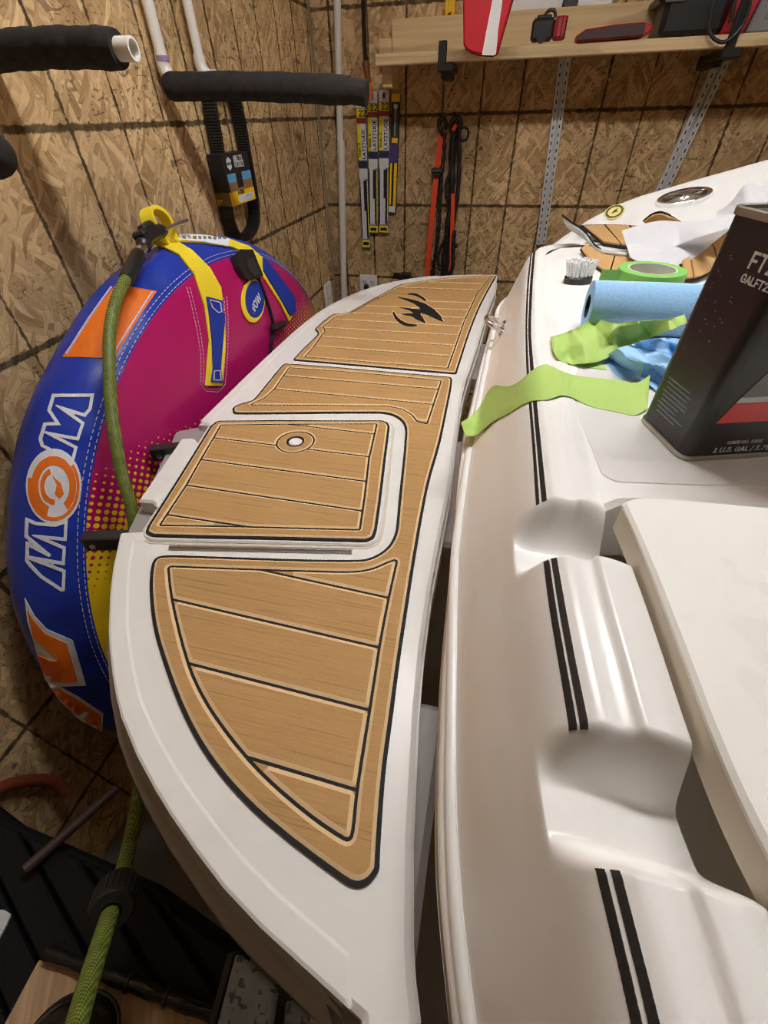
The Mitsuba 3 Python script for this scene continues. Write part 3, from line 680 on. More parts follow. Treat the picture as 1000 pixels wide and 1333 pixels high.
# far coaming fittings
P, N = hit(DECK, [(890, 259), (853, 266), (928, 253)]); X = P[2]-P[1]; Nn = N[0]
Lx = np.linalg.norm(X)/2; X /= np.linalg.norm(X); Y = np.cross(Nn, X)
vent = loft([np.c_[[np.zeros(40)]*0+[s*Lx*np.cos(np.linspace(0, 2*np.pi, 40, endpoint=False))]][0].T if False else np.c_[s*Lx*np.cos(np.linspace(0, 2*np.pi, 40, endpoint=False)), s*Lx*.40*np.sin(np.linspace(0, 2*np.pi, 40, endpoint=False)), np.full(40, h)] for s, h in ((1, -.004), (1, .006), (.96, .012), (.88, .013), (.84, .008), (.6, .007), (.3, .012), (.05, .014))])
ve = obj('air_vent', place(vent, P[0], X=X, Y=Y), 'chrome', boat, 40, 'oval chrome emblem plate on the far coaming')
wing = [Polygon([(-.9, -.05), (-.3, .25), (0, .1), (.3, .28), (.92, .08), (.35, .02), (.05, -.12), (0, -.3), (-.08, -.1), (-.4, 0)]), ]
obj('emblem', place(slab(Polygon([(a*Lx*.85, b*Lx*.62) for a, b in wing[0].exterior.coords[:-1]]), .008, .017, .002), P[0], X=X, Y=Y), 'chrome', ve)
P, N = hit(DECK, [(800, 276)]); st = obj('sticker', place(lathe([(0, .0015), (.030, .0015), (.031, 0)], 32), P[0], Z=N[0]), 'sticker_cream', boat, label='round pale yellow sticker on the far coaming')
obj('sticker_ring', place(lathe([(.020, .0018), (.020, .0024), (.0265, .0024), (.0265, .0018)], 32), P[0], Z=N[0]), 'olive_print', st); 
sx = np.array([1., .1, .1]); obj('sticker_mark', place(slab(Polygon([(-.011, -.005), (-.004, .002), (.003, .007), (.012, .006), (.006, 0), (.010, -.006), (.0, -.003)]), .0016, .0026), P[0], Z=N[0], X=np.cross(N[0], [0, -1, .2])), 'olive_print', st)

# cream filler cushion board
CZ = -.285
cush = rounded(flat([(806, 668), (812, 652), (832, 645.5), (900, 650), (1000, 659)], CZ)+[(.62, .395), (.62, -.06)]+flat([(1060, 1330), (1000, 1171), (970, 1100), (930, 1000), (892, 888), (856, 793.5), (828, 728)], CZ), .012, .02)
cush = max(polys(cush.difference(Polygon([(-.5, -.2)]+[(float(xf(y))+.004, y) for y in np.linspace(-.2, .5, 60)]+[(-.5, .5)]))), key=lambda a: a.area)
ck = thing('cushion_board', 'cream filler board lying in the boat beside the white transom cap', 'cushion')
obj('top', slab(cush, CZ-.006, CZ, .003), 'cream', ck, 40); obj('edge_band', slab(cush.buffer(-.001), CZ-.034, CZ-.006), 'cream_edge', ck, 40, 'darker cream edge')
# ------------------------------------------------------------------ towable tube standing on edge between wall and platform
TY, TZ = 1.30, -1.20
PROF = np.array([(.66, .56, -1.075), (.86, .77, -1.075), (.96, .87, -1.06), (1.008, .915, -1.02), (1.028, .935, -.965), (1.02, .932, -.925), (.993, .912, -.885), (.955, .880, -.852), (.905, .82, -.832), (.76, .68, -.806), (.5, .44, -.788), (.22, .19, -.782), (.004, .004, -.781)])
_d = np.r_[0, np.cumsum(np.linalg.norm(np.diff(PROF*[.9, .9, 1], axis=0), axis=1))]; _pf = PchipInterpolator(_d, PROF); SEAM_T = _d[7]
def tube_pt(th, t):
    a, b, x = _pf(t)
    return np.array([x, TY-a*math.cos(th), max(TZ+b*math.sin(th), FLOOR+.004)])
def tube_part(t0, t1, n):
    th = np.linspace(0, 2*np.pi, 240, endpoint=False); ts = np.linspace(t0, t1, n)
    R = np.array([[tube_pt(q, t) for q in th] for t in ts])
    w = np.exp(-((ts-SEAM_T)/.10)**2)[:, None]
    pk = (np.sin(th*46+1.5*np.sin(th*7))+.6*np.sin(th*83))[None]*.0022*w*(np.abs(ts-SEAM_T)[:, None] > .006)
    nz = (meshkit.fbm(np.stack([R[..., 1]*6, R[..., 2]*6, R[..., 0]*6], -1), 3)-.5)*.016*np.clip((t1-ts)/.02, 0, 1)[:, None]*np.clip(np.abs(ts-SEAM_T)/.05, 0, 1)[:, None]
    out = R.copy(); cen = np.array([-.93, TY, TZ]); 
    dirn = R-cen; dirn[..., 0] *= 2.0; dirn /= np.linalg.norm(dirn, axis=-1, keepdims=True)+1e-9
    out += dirn*(pk+nz)[..., None]; out[..., 0] = np.maximum(out[..., 0], XL+.012)
    m = loft(out, caps=False); return m
tubek = thing('towable_tube', 'huge blue and magenta inflatable towable tube standing on edge against the left wall', 'inflatable tube')
rim, face = tube_part(0, SEAM_T, 40), tube_part(SEAM_T, _d[-1], 34)
for m in (rim, face):
    c = m.triangles_center-np.array([-.93, TY, TZ])
    if (m.face_normals*c).sum() < 0: m.invert()
# close the back
back = trimesh.Trimesh(np.vstack([[tube_pt(q, 0) for q in np.linspace(0, 2*np.pi, 60, endpoint=False)], [[-1.07, TY, TZ]]]), [[(i+1) % 60, i, 60] for i in range(60)], process=False)
back.vertices[:, 0] = np.maximum(back.vertices[:, 0], XL+.012)
obj('rim_cover', rim, 'blue_vinyl', tubek, 60, 'royal blue rim cover'); obj('face_cover', face, 'tube_face', tubek, 60, 'magenta face cover with yellow dots'); obj('back_cover', back, 'blue_vinyl', tubek, False)
both = trimesh.util.concatenate([rim, face])
def seam_line(dt):
    th = np.linspace(-.5, 3.6, 260); return [tube_pt(q, SEAM_T+dt)+np.array([.0022, 0, 0])+np.array([0, -math.cos(q), math.sin(q)])*.0018 for q in th]
def dashes(path, on=.010, off=.006, r=.0011):
    P = np.array(path); d = np.r_[0, np.cumsum(np.linalg.norm(np.diff(P, axis=0), axis=1))]; out = []; s = 0
    while s+on < d[-1]:
        a = np.array([np.interp(s, d, P[:, k]) for k in range(3)]); b = np.array([np.interp(s+on, d, P[:, k]) for k in range(3)]); out.append(tube([a, b], r, 5)); s += on+off
    return out
for dt in (-.006, -.020): obj('seam_stitching', dashes(seam_line(dt)), 'white_thread', tubek, 60, 'pale double stitching along the seam')
z4b = lambda p: zm(0, 333, 1/3, p); z2 = lambda p: zm(0, 640, .24, p); z3 = lambda p: zm(150, 260, .29, p)
def P_(name, pts, m, th=.0015, lift=0., label=None, step=8., holes=None, parent=None, smooth=40):
    return obj(name, patch(both, pts, th, lift, step, holes=holes), m, parent or tubek, smooth, label)
orange = z4b([(455, 112), (612, 140), (560, 215), (500, 310), (445, 402), (345, 398), (245, 396), (300, 320), (380, 210)])
ok_ = P_('corner_patch', orange, 'orange_vinyl', .002, 0, 'orange reinforcing patch')
for q in (z4b([(440, 125), (435, 122), (350, 240), (258, 385), (264, 389), (356, 244)]), z4b([(592, 140), (597, 144), (510, 280), (442, 390), (437, 386), (505, 275)])):
    P_('stitching', q, 'white_thread', .001, .0022, step=6., parent=ok_)
W1 = z4b([(205, 540), (368, 538), (358, 600), (333, 630), (275, 612), (331, 652), (308, 722), (232, 708), (304, 745), (286, 815), (240, 790), (196, 764), (160, 745), (152, 715), (172, 652), (216, 650), (186, 605)])
W2 = z2([(140, 140), (134, 245), (200, 300), (142, 270), (138, 378), (162, 408), (220, 468), (333, 542), (352, 538), (357, 425), (240, 380), (352, 400), (358, 300), (262, 258), (362, 268), (368, 150), (300, 172), (200, 165)])
for w in (W1, W2):
    g, i = outline(w, 4.2)
    wk = obj('letter_w', trimesh.util.concatenate([patch(both, list(q.exterior.coords)[:-1], .0014, 0, 7., holes=[list(r.coords)[:-1] for r in q.interiors]) for q in polys(g.difference(i))]), 'white_vinyl', tubek, 40, 'white outlined letter W of the word WOW')
ell = lambda cx, cy, rx, ry, a0=0, a1=2*math.pi, n=40: [(cx+rx*math.cos(a), cy+ry*math.sin(a)) for a in np.linspace(a0, a1, n, endpoint=abs(a1-a0) < 6.28)]
OC = (70.5, 633)
lo = P_('letter_o', ell(*OC, 36, 49), 'white_vinyl', .0018, 0, 'white disc with orange swirl, the letter O of the word WOW')
arc = lambda r0, r1, a0, a1: ell(*OC, 36*r1, 49*r1, a0, a1, 30)+ell(*OC, 36*r0, 49*r0, a1, a0, 30)
for q in (arc(.82, .92, -.7, 3.4), arc(.56, .80, -4.4, .9), arc(.34, .48, 1.5, 4.4)): P_('swirl', q, 'orange_vinyl', .0012, .0018, step=5., parent=lo)
P_('swirl', [(OC[0]-2, OC[1]-14), (OC[0]+9, OC[1]-4), (OC[0]+13, OC[1]+10), (OC[0]+7, OC[1]+16), (OC[0]+1, OC[1]+10), (OC[0]+4, OC[1]-2)], 'orange_vinyl', .0012, .0018, step=5., parent=lo)
fl = z2([(135, 575), (190, 675), (255, 745), (395, 805), (430, 920), (467, 1050), (325, 1055), (420, 1108), (560, 1200), (556, 1300), (440, 1240), (330, 1140), (245, 1010), (200, 870), (150, 700)])
fo = P_('flame_print', fl, 'white_vinyl', .0014, 0, 'orange flame shape with a white outline')
for q in (z2([(152, 640), (190, 705), (250, 770), (362, 822), (395, 930), (424, 1030), (290, 1030), (240, 980), (210, 885), (280, 915), (322, 915), (275, 870), (185, 790)]), z2([(262, 1035), (330, 1075), (420, 1125), (548, 1215), (548, 1280), (440, 1225), (340, 1130)])):
    P_('flame', q, 'orange_vinyl', .0012, .0014, parent=fo)
# webbing handles
s1 = [(197, 318), (213, 324), (232, 333), (251.7, 358), (265, 400), (271, 443), (268, 472), (266, 502), (287, 502), (291.6, 450), (290, 412), (286, 375), (272, 350), (250, 328), (230, 316), (205, 308)]
h1 = P_('carry_strap', s1, 'yellow_web', .004, .003, 'yellow webbing strap nearer the camera')
P_('handle', z4b([(797, 162), (858, 178), (862, 225), (868, 235), (860, 330), (850, 440), (858, 495), (815, 492), (822, 440), (818, 330), (808, 235)]), 'blue_web', .005, .007, 'blue webbing grip', parent=h1)
for q in (z4b([(805, 172), (850, 184), (855, 222), (840, 226), (815, 205)]), z4b([(822, 447), (848, 447), (852, 488), (820, 486)])):
    g, i = outline(q, 1.2); P_('stitching', q, 'white_thread', .0007, .0125, step=5., parent=h1, holes=[list(polys(i)[0].exterior.coords)[:-1]])
box1 = [(243, 374), (250, 373), (258, 420), (263, 460), (259, 508), (292, 510), (296, 460), (296, 384), (290, 384)]
s2 = z3([(225, 185), (250, 178), (330, 165), (400, 168), (510, 183), (600, 215), (655, 262), (700, 340), (745, 420), (788, 525), (775, 548), (735, 465), (660, 350), (600, 252), (520, 217), (400, 200), (300, 194), (240, 205)])
h2 = P_('carry_strap', s2, 'yellow_web', .004, .003, 'yellow webbing strap farther from the camera')
P_('handle', z3([(655, 265), (692, 300), (745, 370), (795, 435), (800, 500), (776, 522), (735, 450), (695, 385), (656, 322)]), 'blue_web', .005, .007, 'blue webbing grip', parent=h2)
P_('printed_label', z3([(290, 168), (400, 170), (508, 184), (503, 218), (400, 200), (295, 192)]), 'white_vinyl', .001, .0075, 'white printed label', parent=h2)
for x in range(305, 500, 22): P_('print', z3([(x, 176), (x+14, 177), (x+13, 188), (x, 187)]), 'pack_grey', .0005, .0088, step=4., parent=h2)
# stitched outlines round the near strap
for pts in ([(243, 374), (252, 410), (258, 440), (262, 470), (260, 509), (292, 511), (296, 470), (297, 420), (295, 384)], [(247, 374), (256, 410), (262, 440), (265.5, 470), (264, 506), (289, 507), (292.5, 470), (294, 420), (291, 384)]):
    p = chaikin(np.array(pts), 1); Q, N = hit(both, p); obj('strap_stitching', dashes(Q+N*.001, .007, .004, .0009), 'white_thread', tubek, 60)
# hanging black buckle, strap and cord stopper
bk = P_('side_release_buckle', z3([(512, 262), (545, 244), (598, 240), (612, 275), (640, 345), (600, 366), (560, 352), (530, 310)]), 'black_plastic', .018, .004, 'black side-release buckle', smooth=25)
P_('buckle_prong', z3([(560, 285), (592, 270), (622, 338), (598, 352), (575, 330)]), 'dark_steel', .004, .022, parent=bk)
q = z3([(628, 345), (650, 400), (675, 470), (690, 520), (700, 565), (690, 640), (688, 690)]); Q, N = hit(both, q)
cs = obj('tie_cord', tube(smooth_path(Q+N*.010, 40), .006, 8), 'black_cloth', tubek, 60, 'black cord hanging from the buckle')
Q, N = hit(both, z3([(685, 580), (745, 553)])); obj('cord_stopper', tube(np.linspace(Q[0]+N[0]*.016, Q[1]+N[1]*.016, 6), [.009, .013, .012, .010, .013, .010], 12), 'black_plastic', cs, 50)
tg = P_('round_tag', ell(*z3([(612, 455)])[0], 15, 28), 'yellow_web', .003, .004, 'round blue tag with yellow rim reading WOW')
P_('tag_face', ell(*z3([(619, 448)])[0], 12.4, 24), 'blue_web', .001, .0068, step=5., parent=tg)
Q, N = hit(both, z3([(622, 475), (622, 455), (640, 445)])); X = np.cross([0, 0, 1.], N[0]); X /= np.linalg.norm(X)
obj('lettering', text_on('WOW', .024, Q[0]+N[0]*.0082+np.array([0, 0, .004]), X+np.array([0, 0, .35]), np.cross(N[0], X), .0008, True, True), 'white_vinyl', tg, False)
# knot of webbing at the top
Q, N = hit(both, z3([(205, 215), (225, 190)])); k0 = Q[0]
lp = [k0+np.array(v) for v in ((.0, .02, .0), (.01, -.01, .03), (.0, -.015, .075), (-.01, .02, .09), (.0, .055, .07), (.01, .05, .02), (.02, .03, .005))]
obj('webbing_loop', tube(smooth_path(lp, 40), .014, prof=np.array([(1.3, .35), (1.3, -.35), (-1.3, -.35), (-1.3, .35)])), 'yellow_web', tubek, 40, 'yellow webbing loop knotted at the top')
del box1

# ------------------------------------------------------------------ green braided hose hanging over the tube
hk = thing('air_hose', 'green braided hose with black grip hanging over the inflatable tube', 'hose')
hp = [onx(166, 360, -.885), onx(150, 395, -.855), onx(143, 433, -.835), onx(142.5, 483, -.812), onx(145, 533, -.79), onx(152, 583, -.765), onx(160, 623, -.748), onx(170, 655, -.728), onx(176, 695, -.715), onx(183, 745, -.70), onx(190, 830, -.66), onx(190, 950, -.60), onx(178, 1050, -.535), ray(163, 1123)*.73, ray(135, 1215)*.60, ray(112, 1290)*.52, ray(95, 1350)*.47]
obj('sleeve', tube(smooth_path(hp, 150), .0128, 14), 'sleeve', hk, 60, 'olive green braided sleeve')
g0, g1 = onx(166, 360, -.885), onx(181, 330, -.915)
g2 = onx(186, 322, -.925)
obj('grip', tube(np.linspace(g0+(g0-g1)*.12, g1, 9), [.015, .0175, .016, .0178, .016, .0178, .016, .0178, .015], 14), 'black_plastic', hk, 40, 'black ribbed grip')
obj('ferrule', tube(np.linspace(g1, g2, 4), .0125, 14), 'chrome', hk, 60, 'bright metal ferrule')
hh = smooth_path([g2, onx(190, 312, -.935), onx(200, 303, -.94), onx(214, 300, -.94)], 14)
obj('valve_head', [tube(hh, [.012]+[.019]*11+[.016, .012], 12), place(cbox(.05, .03, .03, .006), hh[6]+np.array([0, 0, .014]), X=hh[9]-hh[4], Y=np.array([1, 0, .2])), place(cbox(.022, .04, .022, .005), hh[3]+np.array([0, -.01, .014]), X=hh[5]-hh[1], Y=np.array([1, 0, .2]))], 'black_plastic', hk, 35, 'black valve head')
obj('lever', tube([onx(206, 304, -.93), onx(222, 295, -.925), onx(244, 287, -.92)], [.0035, .0045, .0055], 10), 'steel', hk, 60, 'thin steel lever')
c = ray(150, 1170)*.655; ax = ray(135, 1215)*.60-ray(163, 1123)*.73; ax /= np.linalg.norm(ax)
colr = []
pr = lathe([(.014, -.022), (.030, -.022), (.031, -.018), (.031, .018), (.028, .024), (.014, .026)], 40); colr.append(place(pr, c, Z=ax))
for i in range(24):
    a = i*2*math.pi/24; colr.append(place(cbox(.004, .003, .034, .001, (.0315*math.cos(a), .0315*math.sin(a), 0)), c, Z=ax))
obj('coupling', colr, 'black_plastic', hk, 35, 'black knurled coupling')

# ------------------------------------------------------------------ foam-covered rack arms on white pipe
def arm(name_label, p0, p1, r, pipe_r, pipe_out, parentparts):
    t = thing('padded_rack', name_label, 'rack arm')
    p0, p1 = np.array(p0), np.array(p1); d = (p1-p0)/np.linalg.norm(p1-p0); n = 40
    s = np.linspace(0, 1, n); rr = r*(1+.025*np.sin(s*23)+.02*np.sin(s*51)); rr[0] *= .9; rr[-1] *= .93
    path = p0+np.outer(s, p1-p0)+np.outer(np.sin(s*math.pi), [0, 0, .004])
    obj('foam_sleeve', tube(path, rr, 22), 'pipe_foam', t, 50, 'black foam sleeve')
    if pipe_out:
        e = p1+d*pipe_out; ring = lathe([(pipe_r*.80, -.30), (pipe_r*.80, pipe_out), (pipe_r, pipe_out), (pipe_r, -.30)], 28)
        k = obj('pipe', place(ring, p1, Z=d), 'pvc', t, 40, 'white plastic pipe')
        obj('cut_end', place(lathe([(pipe_r*.78, pipe_out-.001), (pipe_r*.78, pipe_out+.0008), (pipe_r*1.0, pipe_out+.0008), (pipe_r*1.0, pipe_out-.001)], 28), p1, Z=d), 'pvc_cut', k, False)
    return t, d
a_end = ony(155, 64, 1.06); a_start = ony(-60, 72, 1.06); a_start[0] = XL+.01
t1, d1 = arm('black foam padded rack arm at upper left with open white pipe end', a_start, a_end, .0298, .0175, .032, None)
b0, b1 = ony(219, 113, 1.66), ony(455, 118, 1.66)
t2, d2 = arm('long black foam padded rack arm joined to an upright white pipe', b0, b1, .0330, .015, 0, None)
obj('foam_sleeve', tube(np.linspace(b1-d2*.005, ony(478, 122, 1.66), 6), .0285, 20), 'pipe_foam', t2, 50, 'narrower black foam end')
up0 = np.array([XL+.03, 1.665, .098]); top_p = up0+np.array([0, 0.0, ZC-.098-.002])
obj('upright_pipe', tube([up0+[0, 0, .04], top_p], .0160, 18), 'pvc', t2, 60, 'upright white pipe')
obj('elbow', tube(smooth_path([up0+[0, 0, .05], up0+[0, 0, .015], up0+[.018, 0, -.006], up0+[.05, 0, -.012]], 14), .0195, 18), 'pvc', t2, 60, 'white elbow joint')
obj('primer_mark', tube([up0+[0, 0, .034], up0+[0, 0, .046]], .0200, 18), 'purple_primer', t2, 60, 'purple primer stain')
up1 = onx(243, 0, XL+.03); up1 = np.array([XL+.03, up1[1], .13])
t3 = thing('rack_pipe', 'upright white pipe running behind the long foam padded arm', 'pipe')
obj('pipe', tube([up1+[0, 0, .02], [up1[0], up1[1], ZC-.002]], .0150, 18), 'pvc', t3, 60)
obj('elbow', tube(smooth_path([up1+[0, 0, .03], up1+[0, 0, .0], up1+[.018, 0, -.02], up1+[.05, 0, -.024]], 14), .019, 18), 'pvc', t3, 60)
p1 = onx(10, 199, -.785); p0 = np.array([XL+.004, p1[1], p1[2]])
t4 = thing('padded_rack', 'rounded end of a black padded arm cut off by the left edge', 'rack arm')
s_ = np.r_[np.linspace(0, .84, 8), np.linspace(.86, 1, 10)]; obj('foam_sleeve', tube(p0+np.outer(s_, p1-p0), .034*np.sqrt(np.clip(1-np.clip((s_-.86)/.15, 0, 1)**2, .02, 1)), 20), 'pipe_foam', t4, 60)
# white conduit down the corner
pc = thing('conduit', 'white plastic conduit running down the corner of the walls', 'conduit')
q0, q1 = ony(439, 0, YB-.03), ony(447, 372, YB-.03); d = (q1-q0)/np.linalg.norm(q1-q0); qt = q0-d*((ZC-q0[2]-.003)/-d[2])*1.0
qt = q0+d*((ZC-.003-q0[2])/d[2]); qb = q0+d*((FLOOR+.003-q0[2])/d[2]); qj = ony(444, 183, YB-.03)
obj('pipe', tube([qt, qb], .0185, 18), 'pvc', pc, 60); obj('coupling', tube([qj, qb-d*.004], .0215, 18), 'pvc', pc, 40, 'slightly wider lower length')

# ------------------------------------------------------------------ ribbed belt in its card sleeve, hung on the left wall
bt = thing('drive_belt', 'black ribbed belt looped through a black and yellow card sleeve on the left wall', 'belt')
XB = XL+.035
bp = [onx(x, y, XB) for x, y in ((272, 118), (278, 165), (285, 205), (293, 250), (297, 285), (306, 306), (322, 306), (331, 285), (328, 250), (320, 205), (313, 165), (305, 130), (297, 112), (285, 106))]
loop = smooth_path(bp, 150, closed=True)
prof = np.array([(.30, 1), (.30, -1), (-.30, -1), (-.30, 1)])
def ribbon(path, w, th, closed=True):
    P = np.array(path); t = np.roll(P, -1, 0)-np.roll(P, 1, 0); t /= np.linalg.norm(t, axis=1)[:, None]; X = np.array([1., 0, 0]); n = np.cross(t, X); n /= np.linalg.norm(n, axis=1)[:, None]
    return loft([[p+X*w/2+q*th/2, p-X*w/2+q*th/2, p-X*w/2-q*th/2, p+X*w/2-q*th/2] for p, q in zip(P, n)], caps=False, wrap=closed)
band = obj('band', ribbon(loop, .052, .008), 'black_plastic', bt, 30)
cogs = []
P = loop; t = np.roll(P, -1, 0)-np.roll(P, 1, 0); t /= np.linalg.norm(t, axis=1)[:, None]
for p, q in zip(P[::1], t[::1]):
    n = np.cross(q, [1., 0, 0]); n /= np.linalg.norm(n); cogs.append(place(cbox(.050, .0055, .007, .001), p-n*.0065, X=[1., 0, 0], Y=q)); cogs.append(place(cbox(.050, .0055, .006, .001), p+n*.0060, X=[1., 0, 0], Y=q))
obj('teeth', cogs, 'black_plastic', bt, False, kind='stuff')
c00, c10, c11, c01 = onx(290, 199, XB+.03), onx(322, 197, XB+.03), onx(333, 262, XB+.03), onx(299, 267, XB+.03)
ey = (c10-c00+c11-c01)/2; wv = np.linalg.norm(ey); ey /= wv; ez = np.array([0, 0, 1.]); hgt = abs(((c00+c10)-(c01+c11))[2]/2); cc = (c00+c10+c11+c01)/4
def cardbox(u0, u1, v0, v1, x0, x1, m, parent, label=None):
    """u along the card, v down from its top"""
    base = np.array([0, cc[1]-wv/2, cc[2]+hgt/2]); a, b = base+np.array([XB+x0, u0*wv, -v1*hgt]), base+np.array([XB+x1, u1*wv, -v0*hgt])
    return obj('print' if parent != bt else 'card_sleeve', span(a, b, .001), m, parent, False, label)
cs_ = cardbox(0, 1, 0, 1, -.03, .031, 'ink', bt, 'black card sleeve printed BELTS HOSES')
cardbox(-.0, 1, .72, 1.001, -.0305, .0316, 'yellow', cs_); cardbox(.05, .98, .38, .56, .0300, .0317, 'sky_print', cs_); cardbox(.05, .98, .54, .73, .0300, .0319, 'brown_print', cs_); cardbox(.36, .60, .34, .68, .0300, .0324, 'black_plastic', cs_)
cardbox(.30, .92, .82, .97, .0300, .0322, 'pack_white', cs_); 
for i in range(7): cardbox(.60+i*.035, .61+i*.035+.008*(i % 2), .845, .90, .0300, .0326, 'ink', cs_)
bs = np.array([XB+.0312, cc[1]-wv/2, cc[2]+hgt/2])
for s, u, v, h in (('BELTS', .38, .17, .017), ('HOSES', .38, .28, .017), ('6 RIBS', .30, .80, .012)):
    obj('lettering', text_on(s, h, bs+np.array([.0012, u*wv, -v*hgt]), [0, 1, 0], [0, 0, 1], .0008, True), 'pack_white' if h > .015 else 'ink', cs_, False)
obj('logo', place(slab(Polygon([(.020*math.cos(a), .020*math.sin(a)) for a in np.arange(6)*math.pi/3+.52]), 0, .001), bs+np.array([.0005, .20*wv, -.19*hgt]), X=[0, 1, 0], Y=[0, 0, 1]), 'pack_white', cs_, False)
obj('lettering', text_on('NAPA', .009, bs+np.array([.0016, .20*wv, -.19*hgt]), [0, 1, 0], [0, 0, 1], .0006, True, True), 'ink', cs_, False)
obj('peg', tube([[XL, loop[len(loop)//14*12][1], .10], [XB+.04, loop[len(loop)//14*12][1], .11]], .005, 8), 'steel', bt, 60)

# ------------------------------------------------------------------ back wall: wiper blade packs
YW = YB-.022
def wiper(px0, px1, w, label, grp, purple=False):
    t = thing('wiper_pack', label, 'wiper blade', grp)
    a, b = ony(*px0, YW), ony(*px1, YW); d = (b-a); L = np.linalg.norm(d); d /= L; X = np.cross(d, [0, 1., 0]); X = X if X[0] > 0 else -X
    Y = np.array([0, -1., 0])
    def band(v0, v1, u0, u1, z, m, nm='print', par=None, lab=None, th=.002):
        c = a+d*(v0+v1)/2*L+X*(u0+u1)/2*w+Y*z; return obj(nm, place(cbox((u1-u0)*w, (v1-v0)*L, th, .0006), c, X=X, Y=-d), m, par or t, False, lab)
    base = band(0, 1, -.5, .5, 0, 'pack_grey' if not purple else 'ink', 'tray', None, None, .016)
    if not purple:
        band(0, .07, -.5, .5, .009, 'pack_white', 'header', base); band(.015, .05, -.12, .12, .0098, 'ink', par=base); band(.075, .125, -.5, .5, .009, 'pack_yellow', par=base); band(.128, .155, -.5, .5, .009, 'pack_red', par=base)
        band(.16, .38, -.5, -.12, .009, 'pack_yellow', par=base); band(.16, .38, -.12, .5, .009, 'pack_white', par=base); band(.385, .43, -.5, .5, .009, 'pack_navy', par=base); band(.435, .50, -.5, .5, .009, 'pack_white', par=base)
        band(.50, .93, -.40, .18, .009, 'pack_white', par=base); band(.52, .92, -.5, -.40, .0092, 'pack_navy', par=base); band(.51, .72, .0, .34, .012, 'black_plastic', 'blade', base, 'dark blade in the tray', .006); band(.72, .92, .2, .36, .0125, 'black_plastic', 'blade', base, None, .004); band(.52, .90, .38, .47, .0095, 'pack_yellow', par=base)
        band(.94, .995, -.5, .5, .0095, 'pack_yellow', par=base); band(.955, .98, -.36, .36, .0105, 'ink', par=base)
        o = a+Y*.0108
        obj('lettering', place(meshkit.text_mesh('22', .026, .0006, True), o+d*.118*L-X*.3*w, X=X, Y=-d), 'ink', base, False)
        obj('lettering', place(meshkit.text_mesh('RAIN-X', .012, .0006, True), o+d*.36*L-X*.2*w, X=-d, Y=-X), 'ink', base, False)
        obj('lettering', place(meshkit.text_mesh('LATITUDE', .019, .0006, True), o+d*.375*L+X*.36*w, X=-d, Y=-X), 'pack_navy', base, False)
    else:
        band(0, .06, -.5, .5, .009, 'yellow', 'header', base); band(.36, .55, -.45, .45, .009, 'pack_purple', par=base); band(.34, .38, -.36, .4, .0098, 'yellow', par=base); band(.55, .95, .05, .45, .009, 'yellow', par=base); band(.55, .93, -.45, -.2, .009, 'yellow', par=base); band(.12, .33, -.1, .15, .0095, 'pack_grey', par=base); band(.56, .9, -.12, .06, .012, 'black_plastic', 'blade', base, None, .005); band(.94, 1, -.5, .4, .0095, 'pack_white', par=base)
        obj('logo', place(lathe([(0, .0105), (.011, .0105), (.012, .009)], 20), a+d*.095*L, Z=Y), 'pack_white', base)
    return t
gw = 'wiper blade packs on the back wall'
wiper((469.5, 124), (477.5, 322), .052, 'white and yellow wiper blade pack hanging lowest, nearest the conduit', gw)
wiper((485.5, 119), (487, 303), .054, 'white and yellow wiper blade pack, middle one of three beside the conduit', gw)
wiper((500.5, 117), (500, 303), .058, 'white and yellow wiper blade pack with large 22, third from the conduit', gw)
wiper((516, 122), (511, 276), .046, 'slim purple and yellow wiper blade pack, shortest of the row', gw, True)

# ------------------------------------------------------------------ hanging straps
hr = thing('ratchet_strap', 'orange ratchet strap hanging on the back wall', 'strap')
YS = YB-.045
def web(px, w, th, y=YS):
    P = smooth_path([ony(a, b, y) for a, b in px], 40); d = np.gradient(P, axis=0); d /= np.linalg.norm(d, axis=1)[:, None]; X = np.cross(d, [0, 1., 0]); X /= np.linalg.norm(X, axis=1)[:, None]; Y = np.array([0, 1., 0])
    w = np.broadcast_to(w, (40,)); return loft([[p+x*v/2+Y*th/2, p-x*v/2+Y*th/2, p-x*v/2-Y*th/2, p+x*v/2-Y*th/2] for p, x, v in zip(P, X, w)])
obj('webbing', [web([(575, 172), (572, 195), (569, 220), (566, 250), (561, 300), (556, 360)], .030, .012), web([(577, 172), (573.5, 200), (571, 215)], .026, .02)], 'orange_strap', hr, 30, 'orange webbing')
hk0 = smooth_path([ony(x, y, YS-.01) for x, y in ((577, 176), (572, 165), (572, 158), (576, 154), (580, 158), (579, 168))], 26)
obj('hook', [tube(hk0, .011, 10)], 'black_gloss', hr, 60, 'black coated hook')
c = ony(569, 224, YS-.012); obj('ratchet', [place(cbox(.05, .035, .04, .006), c), place(trimesh.creation.cylinder(.013, .062, sections=14), c+[0, -.012, .005], Z=[1, 0, 0])], 'dark_steel', hr, 40, 'black steel ratchet')
obj('chain_cord', tube(smooth_path([ony(x, y, YS-.005) for x, y in ((579, 172), (578, 195), (574, 240), (572, 290), (567, 330), (561, 362))], 60), .010*(1+.25*np.sin(np.arange(60)*1.6)), 8), 'black_plastic', hr, 50, 'black cord beside the webbing')
rb = thing('bungee_bundle', 'bundle of black and orange bungee straps hanging right of the orange strap', 'strap')
